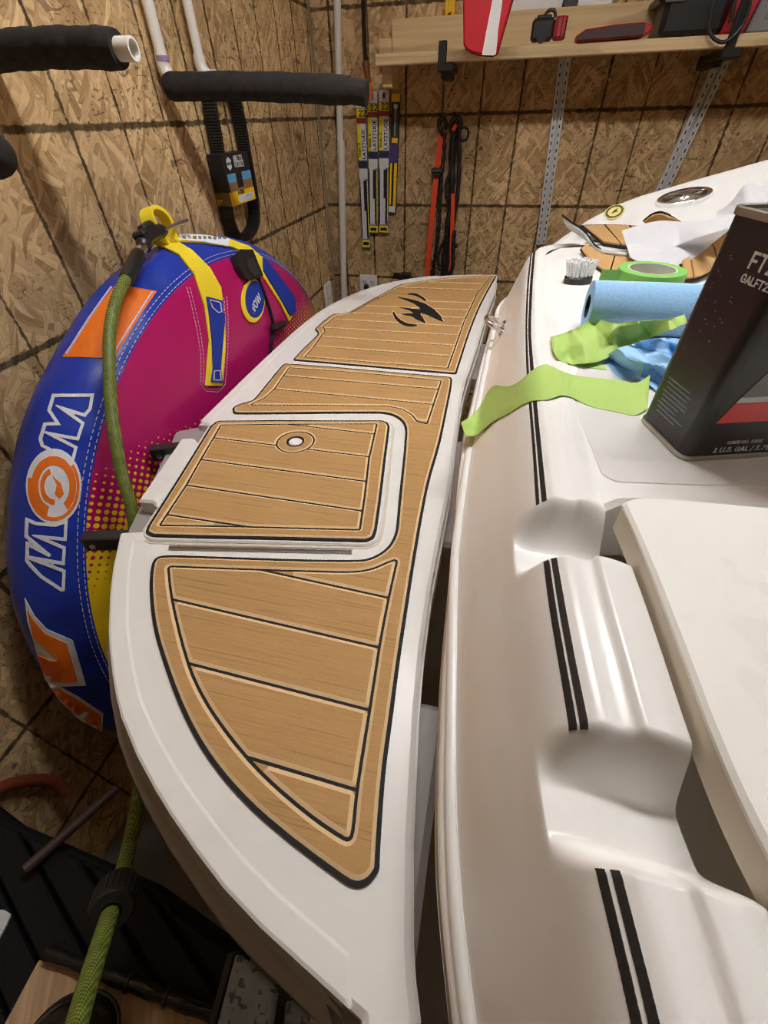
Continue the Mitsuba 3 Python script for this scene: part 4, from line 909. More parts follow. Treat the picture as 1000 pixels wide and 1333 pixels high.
for k, (px, r) in enumerate(((((593, 158), (589, 200), (588, 250), (583, 300), (577, 360)), .020), (((597, 158), (598, 200), (597, 240), (590, 290), (584, 330), (580, 362)), .013), (((590, 165), (585, 225), (581, 240), (583, 262), (590, 240)), .008), (((584, 300), (576, 318), (570, 335), (574, 352)), .010), (((592, 300), (590, 330), (588, 352), (580, 362)), .012))):
    obj('cord', tube(smooth_path([ony(x, y, YS-.012*k) for x, y in px], 50), r*(1+.12*np.sin(np.arange(50)*.9+k)), 9), 'black_plastic', rb, 50)
obj('orange_webbing', web([(590, 252), (589, 290), (588, 320), (587, 350), (585, 364)], .022, .012, YS-.03), 'orange_strap', rb, 30, 'orange webbing')
obj('hook', tube(smooth_path([ony(x, y, YS-.02) for x, y in ((593, 180), (588, 168), (589, 158), (595, 153), (600, 159), (598, 170))], 26), .012, 10), 'black_gloss', rb, 60)
obj('orange_hook_cover', tube([ony(590, 170, YS-.035), ony(594, 162, YS-.035)], .010, 8), 'orange_strap', rb, 60)
obj('ring_loop', tube(smooth_path([ony(x, y, YS-.02) for x, y in ((600, 168), (606, 166), (610, 174), (605, 183), (599, 180))], 24, True), .006, 8, True), 'black_gloss', rb, 60)
obj('plastic_hook', span(ony(591, 316, YS-.03), ony(595, 324, YS-.06), .006), 'black_plastic', rb)
# orange-handled tool on a black cable hanging from above
tc = thing('cable_tool', 'black cable with a brown and orange handle hanging beside the wiper packs', 'tool')
obj('cable', tube(smooth_path([ony(x, y, YB-.11) for x, y in ((473, -60), (473, 0), (474, 40), (475, 65), (477, 84))], 30), .011, 10), 'black_gloss', tc, 60)
obj('brown_grip', tube(smooth_path([ony(x, y, YB-.11) for x, y in ((475.5, 80), (478, 95), (480, 112))], 12), np.linspace(.018, .014, 12), 12), 'brown_grip', tc, 60, 'brown grip'); obj('orange_tip', tube([ony(480, 108, YB-.11), ony(483, 130, YB-.11)], [.014, .017], 10), 'orange_plastic', tc, 60, 'orange tip')
# outlet, small plate, plug
ot = thing('outlet', 'white double electrical outlet plate on the back wall', 'outlet')
a, b = ony(468.5, 357, YB), ony(492, 392, YB)
obj('plate', span((a[0], YB-.008, a[2]), (b[0], YB-.0005, b[2]), .003), 'white', ot)
for u in (.28, .74):
    for v in (.28, .75):
        c = np.array([a[0]+(b[0]-a[0])*u, YB-.0085, a[2]+(b[2]-a[2])*v]); k = obj('receptacle', place(lathe([(0, .002), (.017, .002), (.018, 0)], 20), c, Z=[0, -1, 0]), 'pack_white', ot)
        obj('slot', [cbox(.003, .003, .011, .001, c+[s*.007, -.0015, .003]) for s in (-1, 1)]+[cbox(.006, .003, .006, .001, c+[0, -.0015, -.009])], 'ink', k, False)
obj('plug', [cbox(.03, .04, .035, .008, np.array([a[0]+(b[0]-a[0])*.42, YB-.03, a[2]+(b[2]-a[2])*.42]))], 'black_plastic', ot, label='black plug')
sp_ = thing('switch_plate', 'white plate on the left wall just beside the conduit', 'switch plate')
a, b = onx(431, 367, XL), onx(438, 392, XL); y0 = min(a[1], 3.02)
obj('plate', span((XL+.0005, 2.88, a[2]+.02), (XL+.012, 3.0, a[2]-.13), .003), 'white', sp_); obj('toggle', span((XL+.012, 2.93, a[2]-.04), (XL+.022, 2.95, a[2]-.07), .002), 'pack_white', sp_)
bl = thing('junction_knob', 'small black box fixed low on the back wall behind the platform', 'box')
a, b = ony(521, 355, YB-.03), ony(534, 364, YB-.03)
obj('body', span((a[0], YB-.06, a[2]), (b[0], YB-.001, b[2]-.02), .006), 'black_plastic', bl); obj('lug', span((a[0]-.05, YB-.02, a[2]-.005), (a[0], YB-.004, a[2]-.03), .003), 'black_plastic', bl)

# ------------------------------------------------------------------ shelf on slotted uprights
YSF = 2.80
shx0 = ony(488, 75, YSF)[0]
zb, zt = .168, .206
sh = thing('shelf', 'pine shelf on black brackets across the back wall', 'shelf')
obj('front_edge', span((shx0, YSF, zb), (2.2, YSF+.038, zt), .003), 'pine', sh); obj('board', span((shx0, YSF+.038, zb+.016), (2.2, YB-.042, zt-.003), .003), 'pine', sh)
p = ony(510, 30, YB-.09); obj('back_rail', span((p[0], YB-.09, zt-.002), (1.02, YB-.055, .34), .003), 'pine', sh, label='upright pine board behind the shelf')
q = ony(493, 55, YB-.09); obj('end_block', span((q[0], YB-.09, zt-.002), (p[0]-.002, YB-.055, .28), .003), 'pine', sh)
obj('corner_block', span((shx0+.01, YSF+.10, zb-.07), (shx0+.06, YB-.12, zb+.016), .004), 'pine', sh)
for px in (577, 948):
    c = ony(px, 70, YSF-.006)[0]; lab = 'black shelf bracket clip'
    obj('bracket', [span((c-.022, YSF-.010, zb-.03), (c+.016, YSF-.001, zt+.030 if px < 700 else zt+.10), .004), span((c-.022, YSF-.012, zb-.03), (c+.05, YSF+.20, zb-.002), .004), span((c-.02, YSF+.1, zb-.05), (c+.02, YB-.035, zb-.002), .004)], 'black_plastic', sh, 30, lab)
def upright(t0, b0, w, label):
    t = thing('slotted_upright', label, 'shelf upright', 'slotted uprights'); del labels[t]['group']
    a, b = ony(*t0, YB-.02), ony(*b0, YB-.02); d = b-a; L = np.linalg.norm(d); d /= L; X = np.cross(d, [0, 1., 0]); X = X if X[0] > 0 else -X; c = (a+b)/2
    bar = trimesh.util.concatenate([place(cbox(w*.40, .004, L, .0015), c+X*s*w*.30+[0, -.012, 0], X=X, Y=[0, 1, 0]) for s in (-1, 1)]+[place(cbox(w*.30, .003, L, .001), c+[0, .0, 0], X=X, Y=[0, 1, 0])]+[place(cbox(.003, .03, L, .001), c+X*s*w*.5+[0, .002, 0], X=X, Y=[0, 1, 0]) for s in (-1, 1)])
    obj('channel', bar, 'aluminium', t, 30); slots = []
    n = int(L/.032)
    for i in range(n):
        for s in (-1, 1): slots.append(place(cbox(.006, .002, .014, .0007), a+d*(i+.5)*L/n+X*s*w*.30+[0, -.0138, 0], X=X, Y=[0, 1, 0]))
    obj('slots', slots, 'ink', t, False, 'row of dark slots', kind='stuff')
upright((737, 66), (704, 318), .052, 'perforated grey metal upright behind the far corner of the boat')
upright((953, 52), (855, 262), .062, 'slanted perforated grey metal upright under the right end of the shelf')

# on the shelf
YO = 2.93
t = thing('yellow_clamp', 'yellow slotted plastic piece standing behind the shelf board', 'tool')
a, b = ony(579, 30, YB-.02), ony(595, -30, YB-.02); 
obj('body', [span((a[0], YB-.04, a[2]), (a[0]+.016, YB-.005, b[2]), .003), span((b[0]-.016, YB-.04, a[2]), (b[0], YB-.005, b[2]), .003), span(((a[0]+b[0])/2-.008, YB-.04, a[2]+.03), ((a[0]+b[0])/2+.008, YB-.005, b[2]), .003), span((a[0]+.001, YB-.038, a[2]+.07), (b[0]-.001, YB-.006, a[2]+.10), .003), span((a[0]+.001, YB-.038, a[2]), (b[0]-.001, YB-.006, a[2]+.012), .003)], 'yellow', t)
# red and white banner-like paddle hanging in front of the shelf
t = thing('water_ski', 'red ski tip with a white diagonal stripe hanging in front of the shelf', 'water ski')
YK = 2.60
full = [(603, -60), (604, 58), (607, 64), (614, 69), (625, 72), (642, 73.5), (648, 70), (655, 45), (668, 0), (684, -60)]
F3 = lambda pts: [(lambda v: (v[0], v[2]))(ony(x, y, YK)) for x, y in pts]
wh = [(628, 72.5), (634, 40), (642, 0), (652, -60), (666, -60), (655, 0), (649, 40), (646, 73)]
red = Polygon(F3(full)).buffer(-.004).buffer(.004); whp = Polygon(F3(wh)).intersection(red)
def upslab(poly, z0, z1, bev): return place(slab(max(polys(poly), key=lambda q: q.area).segmentize(.03), z0, z1, bev), [0, YK, 0], X=[1, 0, 0], Y=[0, 0, 1])
obj('body', upslab(red, 0, .026, .006), 'red', t, 40); obj('stripe', upslab(whp, .0262, .0272, 0), 'white', t, False, 'white diagonal stripe'); obj('edge', upslab(red.buffer(.002), -.004, .0, 0), 'ink', t, False)
t = thing('spirit_level', 'long white level with a black knob lying behind the shelf board', 'level')
a, b = ony(662, 14, YB-.03), ony(797, 2, YB-.03); d = (b-a)/np.linalg.norm(b-a); L = np.linalg.norm(b-a); c = (a+b)/2
obj('beam', place(cbox(L, .03, .085, .004), c+[0, 0, .025], X=d, Y=[0, 1, 0]), 'white', t)
k = ony(742, 5, YB-.046); obj('knob', place(lathe([(0, .03), (.028, .03), (.034, .022), (.034, 0), (.02, -.012), (0, -.012)], 18), k, Z=[0, -1, 0]), 'black_plastic', t, label='black knob')
m = text_on('STANLEY', .02, a+d*.05+[0, -.017, -.012], d, np.array([0, 0, 1.]), .001, True) if False else None
# battery pack
t = thing('battery_pack', 'small black and red tool battery on the shelf edge', 'battery')
c = ony(706, 41, YSF+.05); c[2] = zt+.054
obj('shell', [cbox(.092, .085, .066, .010, c-[0, 0, .008]), cbox(.06, .06, .012, .004, c+[0, 0, .028]), place(trimesh.creation.cylinder(.022, .02, sections=16), c+[0, -.044, -.028], Z=[0, 1, 0])], 'black_plastic', t)
rp = obj('red_panel', cbox(.050, .088, .066, .008, c+[.071, 0, -.006]), 'red_dull', t)
obj('rib', [cbox(.003, .092, .064, .001, c+[.058+.018*i, 0, -.006]) for i in range(3)], 'ink', rp)
obj('handle_loop', tube(smooth_path([c+[.0, -.02, .028], c+[.01, -.02, .042], c+[.035, -.02, .044], c+[.045, -.02, .024]], 16), .006, 8), 'black_plastic', t, 60)
t = thing('sanding_block', 'flat red and black tool lying along the shelf edge', 'tool')
a, b = ony(750, 50, YSF+.02), ony(846, 46, YSF+.02); w = (b-a)[0]
pl = Polygon([(0, 0), (0, .020), (.03, .036), (w*.5, .044), (w*.85, .046), (w, .036), (w*.985, .016), (w*.9, .004), (w*.1, 0)])
obj('base', place(slab(pl, -.05, .05, .006), [a[0], YSF+.04, zt+.001], X=[1, 0, 0], Y=[0, 0, 1]), 'red_dull', t, 40); obj('pad', place(slab(pl.buffer(-.006).intersection(sbox(0, -.01, w*.88, .04)).buffer(.002), .05, .058, .002), [a[0], YSF+.04, zt+.001], X=[1, 0, 0], Y=[0, 0, 1]), 'pad_dark', t, 40)
t = thing('tool_case', 'large black plastic case at the right end of the shelf', 'case')
a = ony(846, 50, YSF+.03)
obj('body', [span((a[0]+.03, YSF+.045, zt+.001), (ony(935, 40, YSF+.1)[0], YB-.096, zt+.22), .02), span((a[0], YSF+.05, zt+.10), (ony(935, 40, YSF+.1)[0]-.01, YB-.10, zt+.125), .008)], 'black_plastic', t); obj('latch', span((a[0]+.02, YSF+.03, zt+.10), (a[0]+.10, YSF+.047, zt+.17), .006), 'grey_plastic', t)
t = thing('red_power_tool', 'red and grey power tool with a cable at the top right corner', 'power tool')
a, b = ony(940, 40, YSF+.04), ony(982, 0, YSF+.04)
bdy = Polygon([(a[0], zt+.002), (b[0]+.01, zt+.002), (b[0]+.07, .52), (a[0]+.06, .52)])
def us(poly, y, th, bev): return place(slab(poly, 0, th, bev), [0, y, 0], X=[1, 0, 0], Y=[0, 0, 1])
obj('body', us(bdy.difference(Point(a[0]+.10, zt+.13).buffer(.032)).segmentize(.05), YSF+.14, .09, .008), 'red_dull', t, 40)
obj('grey_frame', us(Polygon([(b[0]+.015, zt+.002), (b[0]+.13, zt+.002), (b[0]+.13, zt+.04), (b[0]+.07, zt+.04), (b[0]+.14, .52), (b[0]+.075, .52)]), YSF+.14, .09, .006), 'grey_plastic', t, 40)
cb = smooth_path([ony(x, y, YSF-.03) for x, y in ((935, -20), (925, 20), (924, 40), (932, 52), (945, 54), (957, 45), (967, 32), (975, 12), (978, -20))], 60); obj('cable', tube(cb, .006, 8), 'dark_steel', t, 60, 'looped dark cable')
obj('wire_rod', tube([ony(951, 30, YSF-.02), ony(960, -20, YSF-.02)], .008, 8), 'black_plastic', t, 60)

# ------------------------------------------------------------------ things lying on the boat's deck
SURF = trimesh.util.concatenate([grid_mesh(ROWS[::4, ::3]) if grid_mesh(ROWS[::4, ::3]).face_normals[:, 2].mean() > 0 else trimesh.Trimesh(grid_mesh(ROWS[::4, ::3]).vertices, grid_mesh(ROWS[::4, ::3]).faces[:, ::-1], process=False), slab(pan.buffer(0), -.40, DZ, 0)])
def crease(g, seed):
    """sharp straight folds in random directions"""
    q = np.random.default_rng(seed+40); out = 0; w = meshkit.noise(g*.5+seed)*.9
    for a in range(5):
        th, fr = q.uniform(0, math.pi), q.uniform(.22, .62); v = fr*(g[..., 0]*math.cos(th)+g[..., 1]*math.sin(th))+q.random()+w*q.uniform(.2, .7)
        out = out+np.abs(2*(v-np.floor(v))-1)*q.uniform(.4, 1)
    return out/5-.35
def strip_hit(up, lo, ku, kl, seed=0, crump=.0, rows_=9, n=60, fold=0., freq=1.):
    """a sheet whose long edges run over these points of the boat's deck, raised from it towards the eye by the shares ku, kl of the distance"""
    U2, L2 = smooth_path(np.array(up, float), n), smooth_path(np.array(lo, float), n); s = np.linspace(0, 1, n)
    kU, kL = np.interp(s, np.linspace(0, 1, len(ku)), ku), np.interp(s, np.linspace(0, 1, len(kl)), kl)
    q = np.linspace(0, 1, rows_); px = U2[:, None]*(1-q)[None, :, None]+L2[:, None]*q[None, :, None]
    P, N = hit(SURF, px.reshape(-1, 2)); P = P.reshape(n, rows_, 3)
    from scipy.ndimage import gaussian_filter
    t = np.linalg.norm(P, axis=-1); t = gaussian_filter(t, (1.2, .6), mode='nearest'); P = P/np.linalg.norm(P, axis=-1, keepdims=True)
    k = kU[:, None]*(1-q)+kL[:, None]*q; g = np.stack([px[..., 0]*.05, px[..., 1]*.05, 0*px[..., 0]], -1)
    k = k+crump*(meshkit.fbm(g*1.0+seed*7, 4)-.5)+fold*crease(g*freq, seed)
    return P*(t*(1-np.maximum(k, .004)))[..., None]
A0 = np.array(onz(836, 546, DZ)); A0 += [-.006, .002, .0014]; ux = np.array([.956, .292, 0]); vx = np.array([.292, -.956, 0]); CW, CD, CH = .166, .102, .238
def rrect(w, d, r, n=6):
    return Polygon([(0, 0), (w, 0), (w, d), (0, d)]).buffer(-r).buffer(r, quad_segs=n)
cn = thing('metal_can', 'tall black rectangular solvent can with red label band standing on the deck', 'can')
def can_place(m): return place(m, A0+[0, 0, 0], X=ux, Y=vx if np.cross(ux, vx)[2] > 0 else -vx)
sgn = 1 if np.cross(ux, vx)[2] > 0 else -1
rr_ = rrect(CW, CD, .016); rr_ = Polygon([(x, sgn*y) for x, y in rr_.exterior.coords])
obj('body', can_place(slab(rr_.buffer(-.0015), .003, CH-.003, 0)), 'can_black', cn, 40)
def rim_(z0, z1): return can_place(slab(rr_.buffer(.0008).difference(rr_.buffer(-.004)), z0, z1, .001))
obj('bottom_rim', rim_(.0005, .006), 'tin', cn, 40, 'bare tin bottom rim'); obj('top_rim', rim_(CH-.006, CH+.001), 'tin', cn, 40, 'bare tin top rim'); obj('lid', can_place(slab(rr_.buffer(-.003), CH-.006, CH-.003)), 'tin', cn, False)
capc = A0+ux*.13+vx*.05; cap = lathe([(0, .022), (.018, .022), (.020, .018), (.020, 0)], 26); cap.apply_translation(capc+[0, 0, CH-.003]); obj('screw_cap', cap, 'black_plastic', cn)
nl = -ux; nf = vx
def on_left(u, h, off=.0003): return A0+vx*u-ux*(off-.0015)+np.array([0, 0, h])
def on_front(u, h, off=.0003): return A0+vx*CD+ux*u+vx*(off-.0015)+np.array([0, 0, h])
Zu = np.array([0, 0, 1.])
for u in (.03,):
    pass
def left_box(u0, u1, h0, h1, m, nm='print', off=.0002): return obj(nm, place(cbox(u1-u0, h1-h0, .0008, .0002), on_left((u0+u1)/2, (h0+h1)/2, off), X=vx, Y=Zu), m, cn, False)
def front_poly(pts, m, nm, off=.0003, label=None): return obj(nm, place(slab(Polygon(pts), 0, .0006), on_front(0, 0, off), X=ux, Y=Zu), m, cn, False, label)
for h, s, hh in ((.196, 'FT2', .0135), (.184, 'GALFT22', .0068)): obj('lettering', text_on(s, hh, on_left(.056, h), vx, Zu, .0006, True), 'can_light', cn, False)
rl = random.Random(3)
for i in range(9):
    u0 = .022+.002*(i % 3); left_box(u0, .022+.050+rl.uniform(-.012, .008), .068-i*.0052, .068-i*.0052+.0014, 'can_grey', 'small_print')
for i in range(26): left_box(*(lambda u, h: (u, u+rl.uniform(.0006, .0016), h, h+rl.uniform(.0006, .0012)))(rl.uniform(.02, .06), rl.uniform(.09, .2)), 'can_grey', 'scuff')
front_poly([(.018, .050), (.15, .050), (.15, .074), (.027, .074)], 'can_red', 'red_band', label='red label band')
front_poly([(.0275, .0745), (.15, .0745), (.15, .081), (.030, .081)], 'can_light', 'label_art'); front_poly([(.030, .081), (.15, .081), (.15, .14), (.052, .13)], 'can_grey', 'label_art', label='grey label picture'); front_poly([(.060, .082), (.075, .082), (.075, .100), (.060, .096)], 'can_light', 'label_art', .0006)
front_poly([(.090, .082), (.13, .082), (.12, .125), (.08, .12)], 'can_light', 'label_art', .0006)
obj('lettering', text_on('1 U.S. GAL / 3.78 L', .0062, on_front(.034, .010), ux, Zu, .0006, True), 'can_light', cn, False)
obj('lettering', text_on('CODE NO. 2201', .0040, on_front(.046, .021), ux, Zu, .0006, True), 'can_light', cn, False)

# blue paper towel roll
rk = thing('paper_roll', 'blue paper towel roll lying on the deck behind the black can', 'paper roll')
RR = .043
pr0 = onz(757, 400, DZ+RR); pr0 = np.array([.172, .90, DZ+RR+.001]); dx = np.array([.995, .0, 0]) ; Lr = .28
ang = np.linspace(0, 2*np.pi, 56, endpoint=False)
obj('paper', place(loft([np.c_[r*np.cos(ang), r*np.sin(ang), np.full(56, z)] for r, z in ((.020, 0), (RR-.001, 0), (RR, .001), (RR, .05), (RR+.0006, .1), (RR, .2), (RR, Lr-.001), (RR-.001, Lr), (.020, Lr))], caps=False), pr0, Z=dx), 'paper_blue', rk, 40)
obj('core', place(loft([np.c_[r*np.cos(ang), r*np.sin(ang), np.full(56, z)] for r, z in ((.020, -.0005), (.0203, Lr), (.0185, Lr), (.0182, -.0005), (.020, -.0005))], caps=False), pr0, Z=dx), 'ink', rk, 40, 'dark hollow core')
# green tape roll standing flat, with its loose end
tk = thing('tape_roll', 'green masking tape roll lying flat behind the blue paper roll', 'tape')
tc_ = np.array(onz(846, 360, DZ+.045)); tc_[2] = DZ
RO, RI, TH = .067, .045, .048
obj('tape', [(lambda m: (m.apply_translation(tc_+[0, 0, .012]), m)[1])(lathe([(RI+.003, 0), (RO-.001, 0), (RO, .001), (RO, TH-.001), (RO-.001, TH), (RI+.003, TH)], 56))], 'tape_roll_green', tk, 40)
m = lathe([(RI, 0), (RI+.003, 0), (RI+.003, TH+.0005), (RI, TH+.0005), (RI, 0)], 56); m.apply_translation(tc_+[0, 0, .012]); obj('core', m, 'card', tk, 40, 'pale card core')
ar = np.linspace(0, .16, 10)
G_ = np.array([[tc_+np.array([-RO*math.cos(.5)-s*.28, -RO*math.sin(.5)*.6+s*.0-.0, .012+h]) for h in np.linspace(0, TH, 5)] for s in ar]); obj('loose_end', sheet(G_, .0006), 'tape_roll_green', tk, 40, 'loose tape end')
# tape strips stuck over the transom
def strip3(up, lo, zs, zl=None, seed=0, crump=.002, rows_=9, n=60):
    U = np.array([onz(x, y, z) for (x, y), z in zip(up, zs)]); Lw = np.array([onz(x, y, z) for (x, y), z in zip(lo, zl if zl is not None else zs)])
    U, Lw = smooth_path(U, n), smooth_path(Lw, n); G = np.array([[U[i]*(1-t)+Lw[i]*t for t in np.linspace(0, 1, rows_)] for i in range(n)])
    nz = meshkit.fbm(G*60+seed*7, 3)-.5; G[..., 2] += nz*crump*2; return G
zq = lambda p: zm(600, 380, .27, p)
up = zq([(0, 630), (90, 555), (175, 450), (205, 455), (330, 392), (410, 350), (470, 375), (600, 410), (780, 430), (850, 437), (912, 400)])
lo = zq([(22, 695), (75, 690), (135, 640), (220, 592), (350, 525), (430, 517), (480, 500), (600, 542), (760, 582), (850, 592), (900, 560)])
TS = strip_hit(up, lo, [.05, .03, .02, .012, .01, .01, .01, .008, .008, .01, .05], [.05, .03, .012, .01, .01, .01, .01, .008, .008, .008, .02], 1, .002, 9, 90, .010, .5)
solo('tape_strip', sheet(TS, .0007), 'tape_green', 'long green tape strip stuck from the rub rail across the pinstripes to the can', 'tape', None, 40)
up2 = zq([(432, 218), (520, 190), (600, 150), (650, 128), (720, 148), (800, 146), (900, 138), (1010, 128), (1080, 110)])
lo2 = zq([(440, 275), (470, 325), (520, 345), (600, 345), (665, 335), (740, 300), (830, 250), (1000, 190), (1090, 150)])
TS2 = strip_hit(up2, lo2, [.02, .06, .10, .13, .15, .18, .22, .26, .29], [.01, .015, .02, .03, .05, .09, .14, .24, .28], 2, .006, 25, 130, .11, 1.0)
solo('tape_strip', sheet(TS2, .0008), 'tape_green', 'crumpled green tape strip lying across the blue paper roll', 'tape', smooth=25)
up3 = zq([(500, 338), (580, 345), (690, 352)]); lo3 = zq([(540, 352), (620, 366), (705, 378)])
solo('tape_strip', sheet(strip_hit(up3, lo3, [.006]*3, [.006]*3, 3, .002, 5, 20), .0007), 'tape_green', 'short green tape scrap flat on the deck under the crumpled strip', 'tape')
# crumpled blue paper in front of the roll
t = thing('crumpled_paper', 'crumpled blue paper towel between the green tape strips', 'paper towel')
up4 = [(784, 468), (800, 456), (815, 450), (840, 443), (870, 440), (905, 445)]; lo4 = [(792, 476), (812, 494), (830, 494), (850, 505), (872, 522), (905, 522)]
obj('sheet', sheet(strip_hit(up4, lo4, [.02, .08, .11, .14, .16, .16], [.01, .012, .012, .012, .012, .012], 5, .008, 40, 80, .20, 1.0), .0008), 'paper_blue', t, 22)
# scrub brush
t = thing('scrub_brush', 'small black scrub brush with white bristles upturned on the deck', 'brush')
bc = onz(753, 362, DZ+.01); 
el = Polygon([(.034*math.cos(a), .024*math.sin(a)) for a in np.linspace(0, 2*np.pi, 30, endpoint=False)])
obj('block', place(slab(el, .0, .016, .004), [bc[0], bc[1], DZ+.001], X=[.95, .3, 0], Y=[-.3, .95, 0]), 'black_plastic', t, 40)
br = []
rb_ = random.Random(5)
for i in range(150):
    a, q = rb_.uniform(0, 6.28), math.sqrt(rb_.random()); x, y = .031*q*math.cos(a), .021*q*math.sin(a); h = .030+rb_.uniform(-.003, .004)
    br.append(tube([[x, y, .015], [x*1.25+rb_.uniform(-.002, .002), y*1.25+rb_.uniform(-.002, .002), .016+h]], [.0016, .0022], 5))
obj('bristles', place(trimesh.util.concatenate(br), [bc[0], bc[1], DZ+.001], X=[.95, .3, 0], Y=[-.3, .95, 0]), 'bristle', t, 40, 'white bristles', kind='stuff')
# peeled teak-look mats, bent, with dark backing
zg = lambda p: zm(680, 190, .32, p)
def mat_piece(label, up, lo, zu, zl, grooves=(), m='teak_mat'):
    t = thing('foam_mat', label, 'foam mat', 'peeled foam mats on the deck'); labels[t].pop('group')
    n = 40; full_ = strip_hit(up, lo, zu, zl, 0, 0, 9, n)
    nrm = grid_mesh(full_).vertex_normals.reshape(full_.shape); 
    if (nrm*full_).sum(-1).mean() > 0: nrm = -nrm
    obj('backing', sheet(full_-nrm*.002, .003), 'black_foam', t, 40, 'dark backing')
    cuts = [0]+list(grooves)+[1]
    for a, b in zip(cuts[:-1], cuts[1:]):
        i0, i1 = a+.03 if a == 0 else a+.012, b-.03 if b == 1 else b-.012; s = np.linspace(i0, i1, 18)*(n-1); ii = np.clip(s.astype(int), 0, n-2); w = (s-ii)[:, None, None]
        S = full_[ii]*(1-w)+full_[ii+1]*w; N_ = nrm[ii]*(1-w)+nrm[ii+1]*w; q = np.linspace(.07, .93, 9)*8; jj = np.clip(q.astype(int), 0, 7); v = (q-jj)[None, :, None]
        S2 = S[:, jj]*(1-v)+S[:, jj+1]*v; N2 = N_[:, jj]*(1-v)+N_[:, jj+1]*v
        obj('plank' if m == 'teak_mat' else 'liner', sheet(S2+N2*.003, .005), m, t, 40)
    return t
pbr('teak_mat', srgb(192, 152, 102), .75, spec=.25)
mat_piece('tan foam mat lying flat under the plastic film by the far coaming', zg([(232, 322), (330, 318), (450, 322), (560, 330)]), zg([(330, 400), (400, 412), (480, 415), (580, 400)]), [.03]*4, [.02]*4, (.3, .62))
mat_piece('curled foam mat standing up behind the brush, its grey back towards the camera', zg([(160, 283), (210, 318), (255, 350), (290, 400), (350, 432), (430, 438)]), zg([(180, 320), (222, 350), (260, 376), (292, 412), (348, 442), (432, 454)]), [.16, .13, .10, .08, .06, .05], [.10, .09, .07, .06, .05, .04], (), 'liner')
mat_piece('curved tan foam mat piece beside the white brush', zg([(255, 400), (300, 425), (350, 440), (400, 450), (455, 460)]), zg([(235, 420), (270, 465), (320, 510), (380, 535), (450, 525)]), [.06, .05, .04, .03, .03], [.04, .02, .015, .015, .015], (.62,))
mat_piece('tan foam mat with black grooves leaning behind the black can', zg([(640, 470), (700, 430), (760, 385), (830, 345), (900, 320)]), zg([(650, 550), (710, 545), (780, 510), (850, 455), (920, 405)]), [.10, .12, .14, .15, .16], [.03, .03, .04, .05, .06], (.14, .50, .84))
mat_piece('small tan foam mat end showing under the chrome vent', zg([(490, 308), (520, 283), (560, 270), (600, 283), (640, 302)]), zg([(520, 318), (545, 302), (575, 298), (610, 308), (650, 318)]), [.05, .07, .08, .07, .05], [.04, .05, .05, .05, .04], (.6,))
# clear-white plastic film thrown over the mats
t = thing('plastic_film', 'folded white plastic film lying over the foam mats behind the can', 'plastic sheet')
def film(up, lo, ku, kl, seed): return sheet(strip_hit(up, lo, ku, kl, seed, .006, 16, 56, .05, .5), .0006)
obj('fold', film(zg([(405, 345), (480, 322), (560, 305), (640, 308), (760, 300), (900, 262), (1060, 195)]), zg([(440, 455), (480, 470), (540, 455), (640, 400), (740, 370), (880, 330), (1060, 270)]), [.11, .10, .10, .10, .11, .13, .15], [.10, .11, .13, .17, .20, .24, .28], 1), 'film', t, 40)
obj('fold', film(zg([(480, 468), (620, 408), (720, 370), (830, 335), (900, 300)]), zg([(560, 490), (650, 478), (740, 425), (840, 345), (910, 305)]), [.12, .16, .20, .24, .26], [.09, .10, .16, .24, .27], 2), 'film', t, 40)
obj('fold', film(zg([(790, 270), (860, 215), (930, 150), (960, 160), (1040, 140)]), zg([(800, 300), (880, 275), (930, 240), (960, 235), (1050, 215)]), [.05, .06, .08, .09, .10], [.09, .11, .12, .13, .14], 3), 'film', t, 40)

# ------------------------------------------------------------------ low clutter in the dark between the wall and the platform
BZ = -1.16
t = thing('storage_bench', 'low black slatted bench in the dark corner below the platform', 'bench')
bp_ = Polygon(flat([(-60, 1015), (0, 1062), (190, 1145), (312, 1236), (282, 1345), (262, 1420), (-260, 1420), (-180, 1100)], BZ)).buffer(0)
obj('frame', slab(bp_, BZ-.10, BZ-.025, .006), 'black_dull', t, 40)
minx, miny, maxx, maxy = bp_.bounds; ca, sa = math.cos(-.42), math.sin(-.42)
for i in range(-14, 15):
    o = np.array([(minx+maxx)/2, (miny+maxy)/2])+np.array([-sa, ca])*i*.062
    stp = LineString([o-np.array([ca, sa])*1.2, o+np.array([ca, sa])*1.2]).buffer(.027, cap_style=2).intersection(bp_.buffer(-.012))
    for q in polys(stp):
        if q.area > 1e-3: obj('slat', slab(q, BZ-.025, BZ, .004), 'black_dull', t, 40)
for fx, fy in ((.2, .3), (.75, .3), (.35, .75)):
    c = np.array([minx+(maxx-minx)*fx, miny+(maxy-miny)*fy]); obj('leg', span((c[0]-.03, c[1]-.03, FLOOR+.001), (c[0]+.03, c[1]+.03, BZ-.1), .006), 'black_dull', t)
solo('wooden_board', slab(rounded(flat([(50, 1249), (105, 1264), (243, 1316), (300, 1345), (300, 1420), (-40, 1420), (5, 1333)], BZ+.022), .004, .05), BZ+.001, BZ+.022, .002), 'plywood', 'brown wooden board lying in the dark at the bottom left corner', 'board')
q0, q1 = onz(60, 1240, BZ+.036), onz(282, 1322, BZ+.036)
t = thing('black_pole', 'glossy black ribbed pole along the edge of the wooden board', 'pole'); obj('shaft', tube(np.linspace(q0, q1, 60), .011*(1+.08*np.sin(np.arange(60)*.55)), 14), 'black_gloss', t, 60); [obj('groove_ring', tube([q0+(q1-q0)*f, q0+(q1-q0)*(f+.012)], .0135, 14), 'dark_steel', t, 50) for f in (.3, .5, .72)]
t = thing('black_scoop', 'glossy black rounded scoop under the green hose on the wooden board', 'scoop')
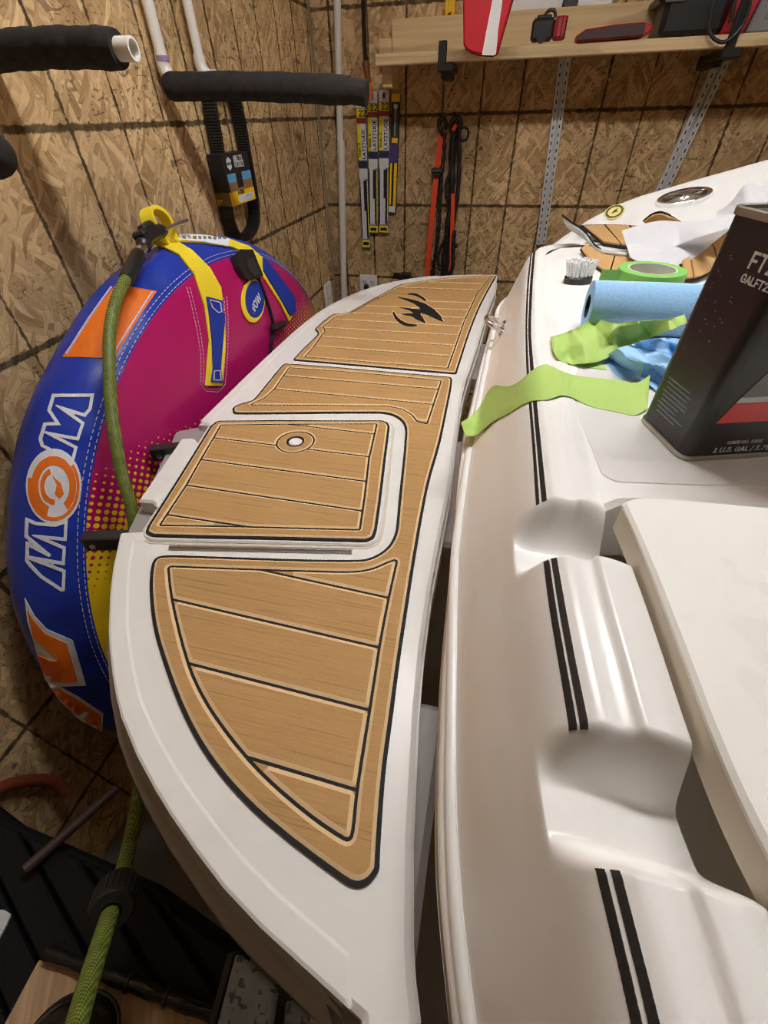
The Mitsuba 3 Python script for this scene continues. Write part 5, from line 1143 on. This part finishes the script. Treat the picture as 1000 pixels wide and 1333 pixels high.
c = onz(92, 1352, BZ+.06); s = trimesh.creation.icosphere(subdivisions=3, radius=1.0); s.vertices *= [.070, .048, .045]; s.vertices[:, 2] = np.maximum(s.vertices[:, 2], -.036); obj('shell', place(s, [c[0], c[1], BZ+.060], X=[.9, .35, 0], Y=[-.35, .9, 0]), 'black_gloss', t, 60)
rimp = [np.array([c[0], c[1], BZ+.058])+np.array([.9, .35, 0])*.073*math.cos(a)/.966+np.array([-.35, .9, 0])*.051*math.sin(a)/.966 for a in np.linspace(0, 2*np.pi, 40, endpoint=False)]
obj('rim', tube(rimp, .004, 8, True), 'black_plastic', t, 60)
solo('white_card', slab(rounded(flat([(-40, 1185), (3, 1184), (12, 1190), (4, 1207), (-30, 1270)], BZ+.01), .006, .02), BZ+.001, BZ+.006, .001), 'pack_white', 'white plastic card corner at the left edge of the photo', 'card')
t = thing('grey_slab', 'speckled blue-grey slab below the near corner of the platform', 'slab'); SZ = -1.0
obj('top', slab(rounded(flat([(307, 1240), (358, 1290), (350, 1345), (335, 1420), (262, 1420), (282, 1335)], SZ), .004, .04), SZ-.03, SZ, .003), 'slab_grey', t, 40)
obj('edge_bar', slab(Polygon(flat([(296, 1240), (306, 1238), (280, 1335), (258, 1420), (245, 1420), (270, 1335)], SZ-.004)), SZ-.04, SZ-.004, .002), 'dark_steel', t, False, 'dark edge bar')
cc_ = Polygon(flat([(300, 1250), (350, 1290), (262, 1420)], SZ)).centroid; obj('leg', span((cc_.x-.04, cc_.y-.05, FLOOR+.001), (cc_.x+.02, cc_.y+.01, SZ-.03), .005), 'dark_steel', t)
solo('grey_slab', slab(rounded(flat([(372, 1300), (405, 1330), (420, 1420), (362, 1420)], SZ-.05), .004, .04), SZ-.09, SZ-.05, .003), 'slab_grey', 'small grey slab piece at the bottom beside the larger slab', 'slab')
obj('post', span((onz(380, 1345, SZ)[0]-.02, onz(380, 1345, SZ)[1]-.06, FLOOR+.001), (onz(380, 1345, SZ)[0]+.02, onz(380, 1345, SZ)[1]-.02, SZ-.09), .004), 'dark_steel', 'grey_slab_001')
cb = smooth_path([onx(-30, 1045, XL+.015), onx(0, 1026, XL+.015), onx(40, 1016, XL+.02), onx(70, 1018, XL+.03), onx(88, 1034, XL+.05)], 40)
solo('brown_cable', tube(cb, .016, 10), 'brown_cable', 'brown cable looping along the dark lower left wall', 'cable', smooth=60)
r0, r1 = onz(32, 1133, BZ+.03), onz(152, 1026, BZ-.02); solo('dark_rod', tube([r0, r1], .011, 10), 'pad_dark', 'thin dark rod lying across the black bench', 'rod', smooth=60)
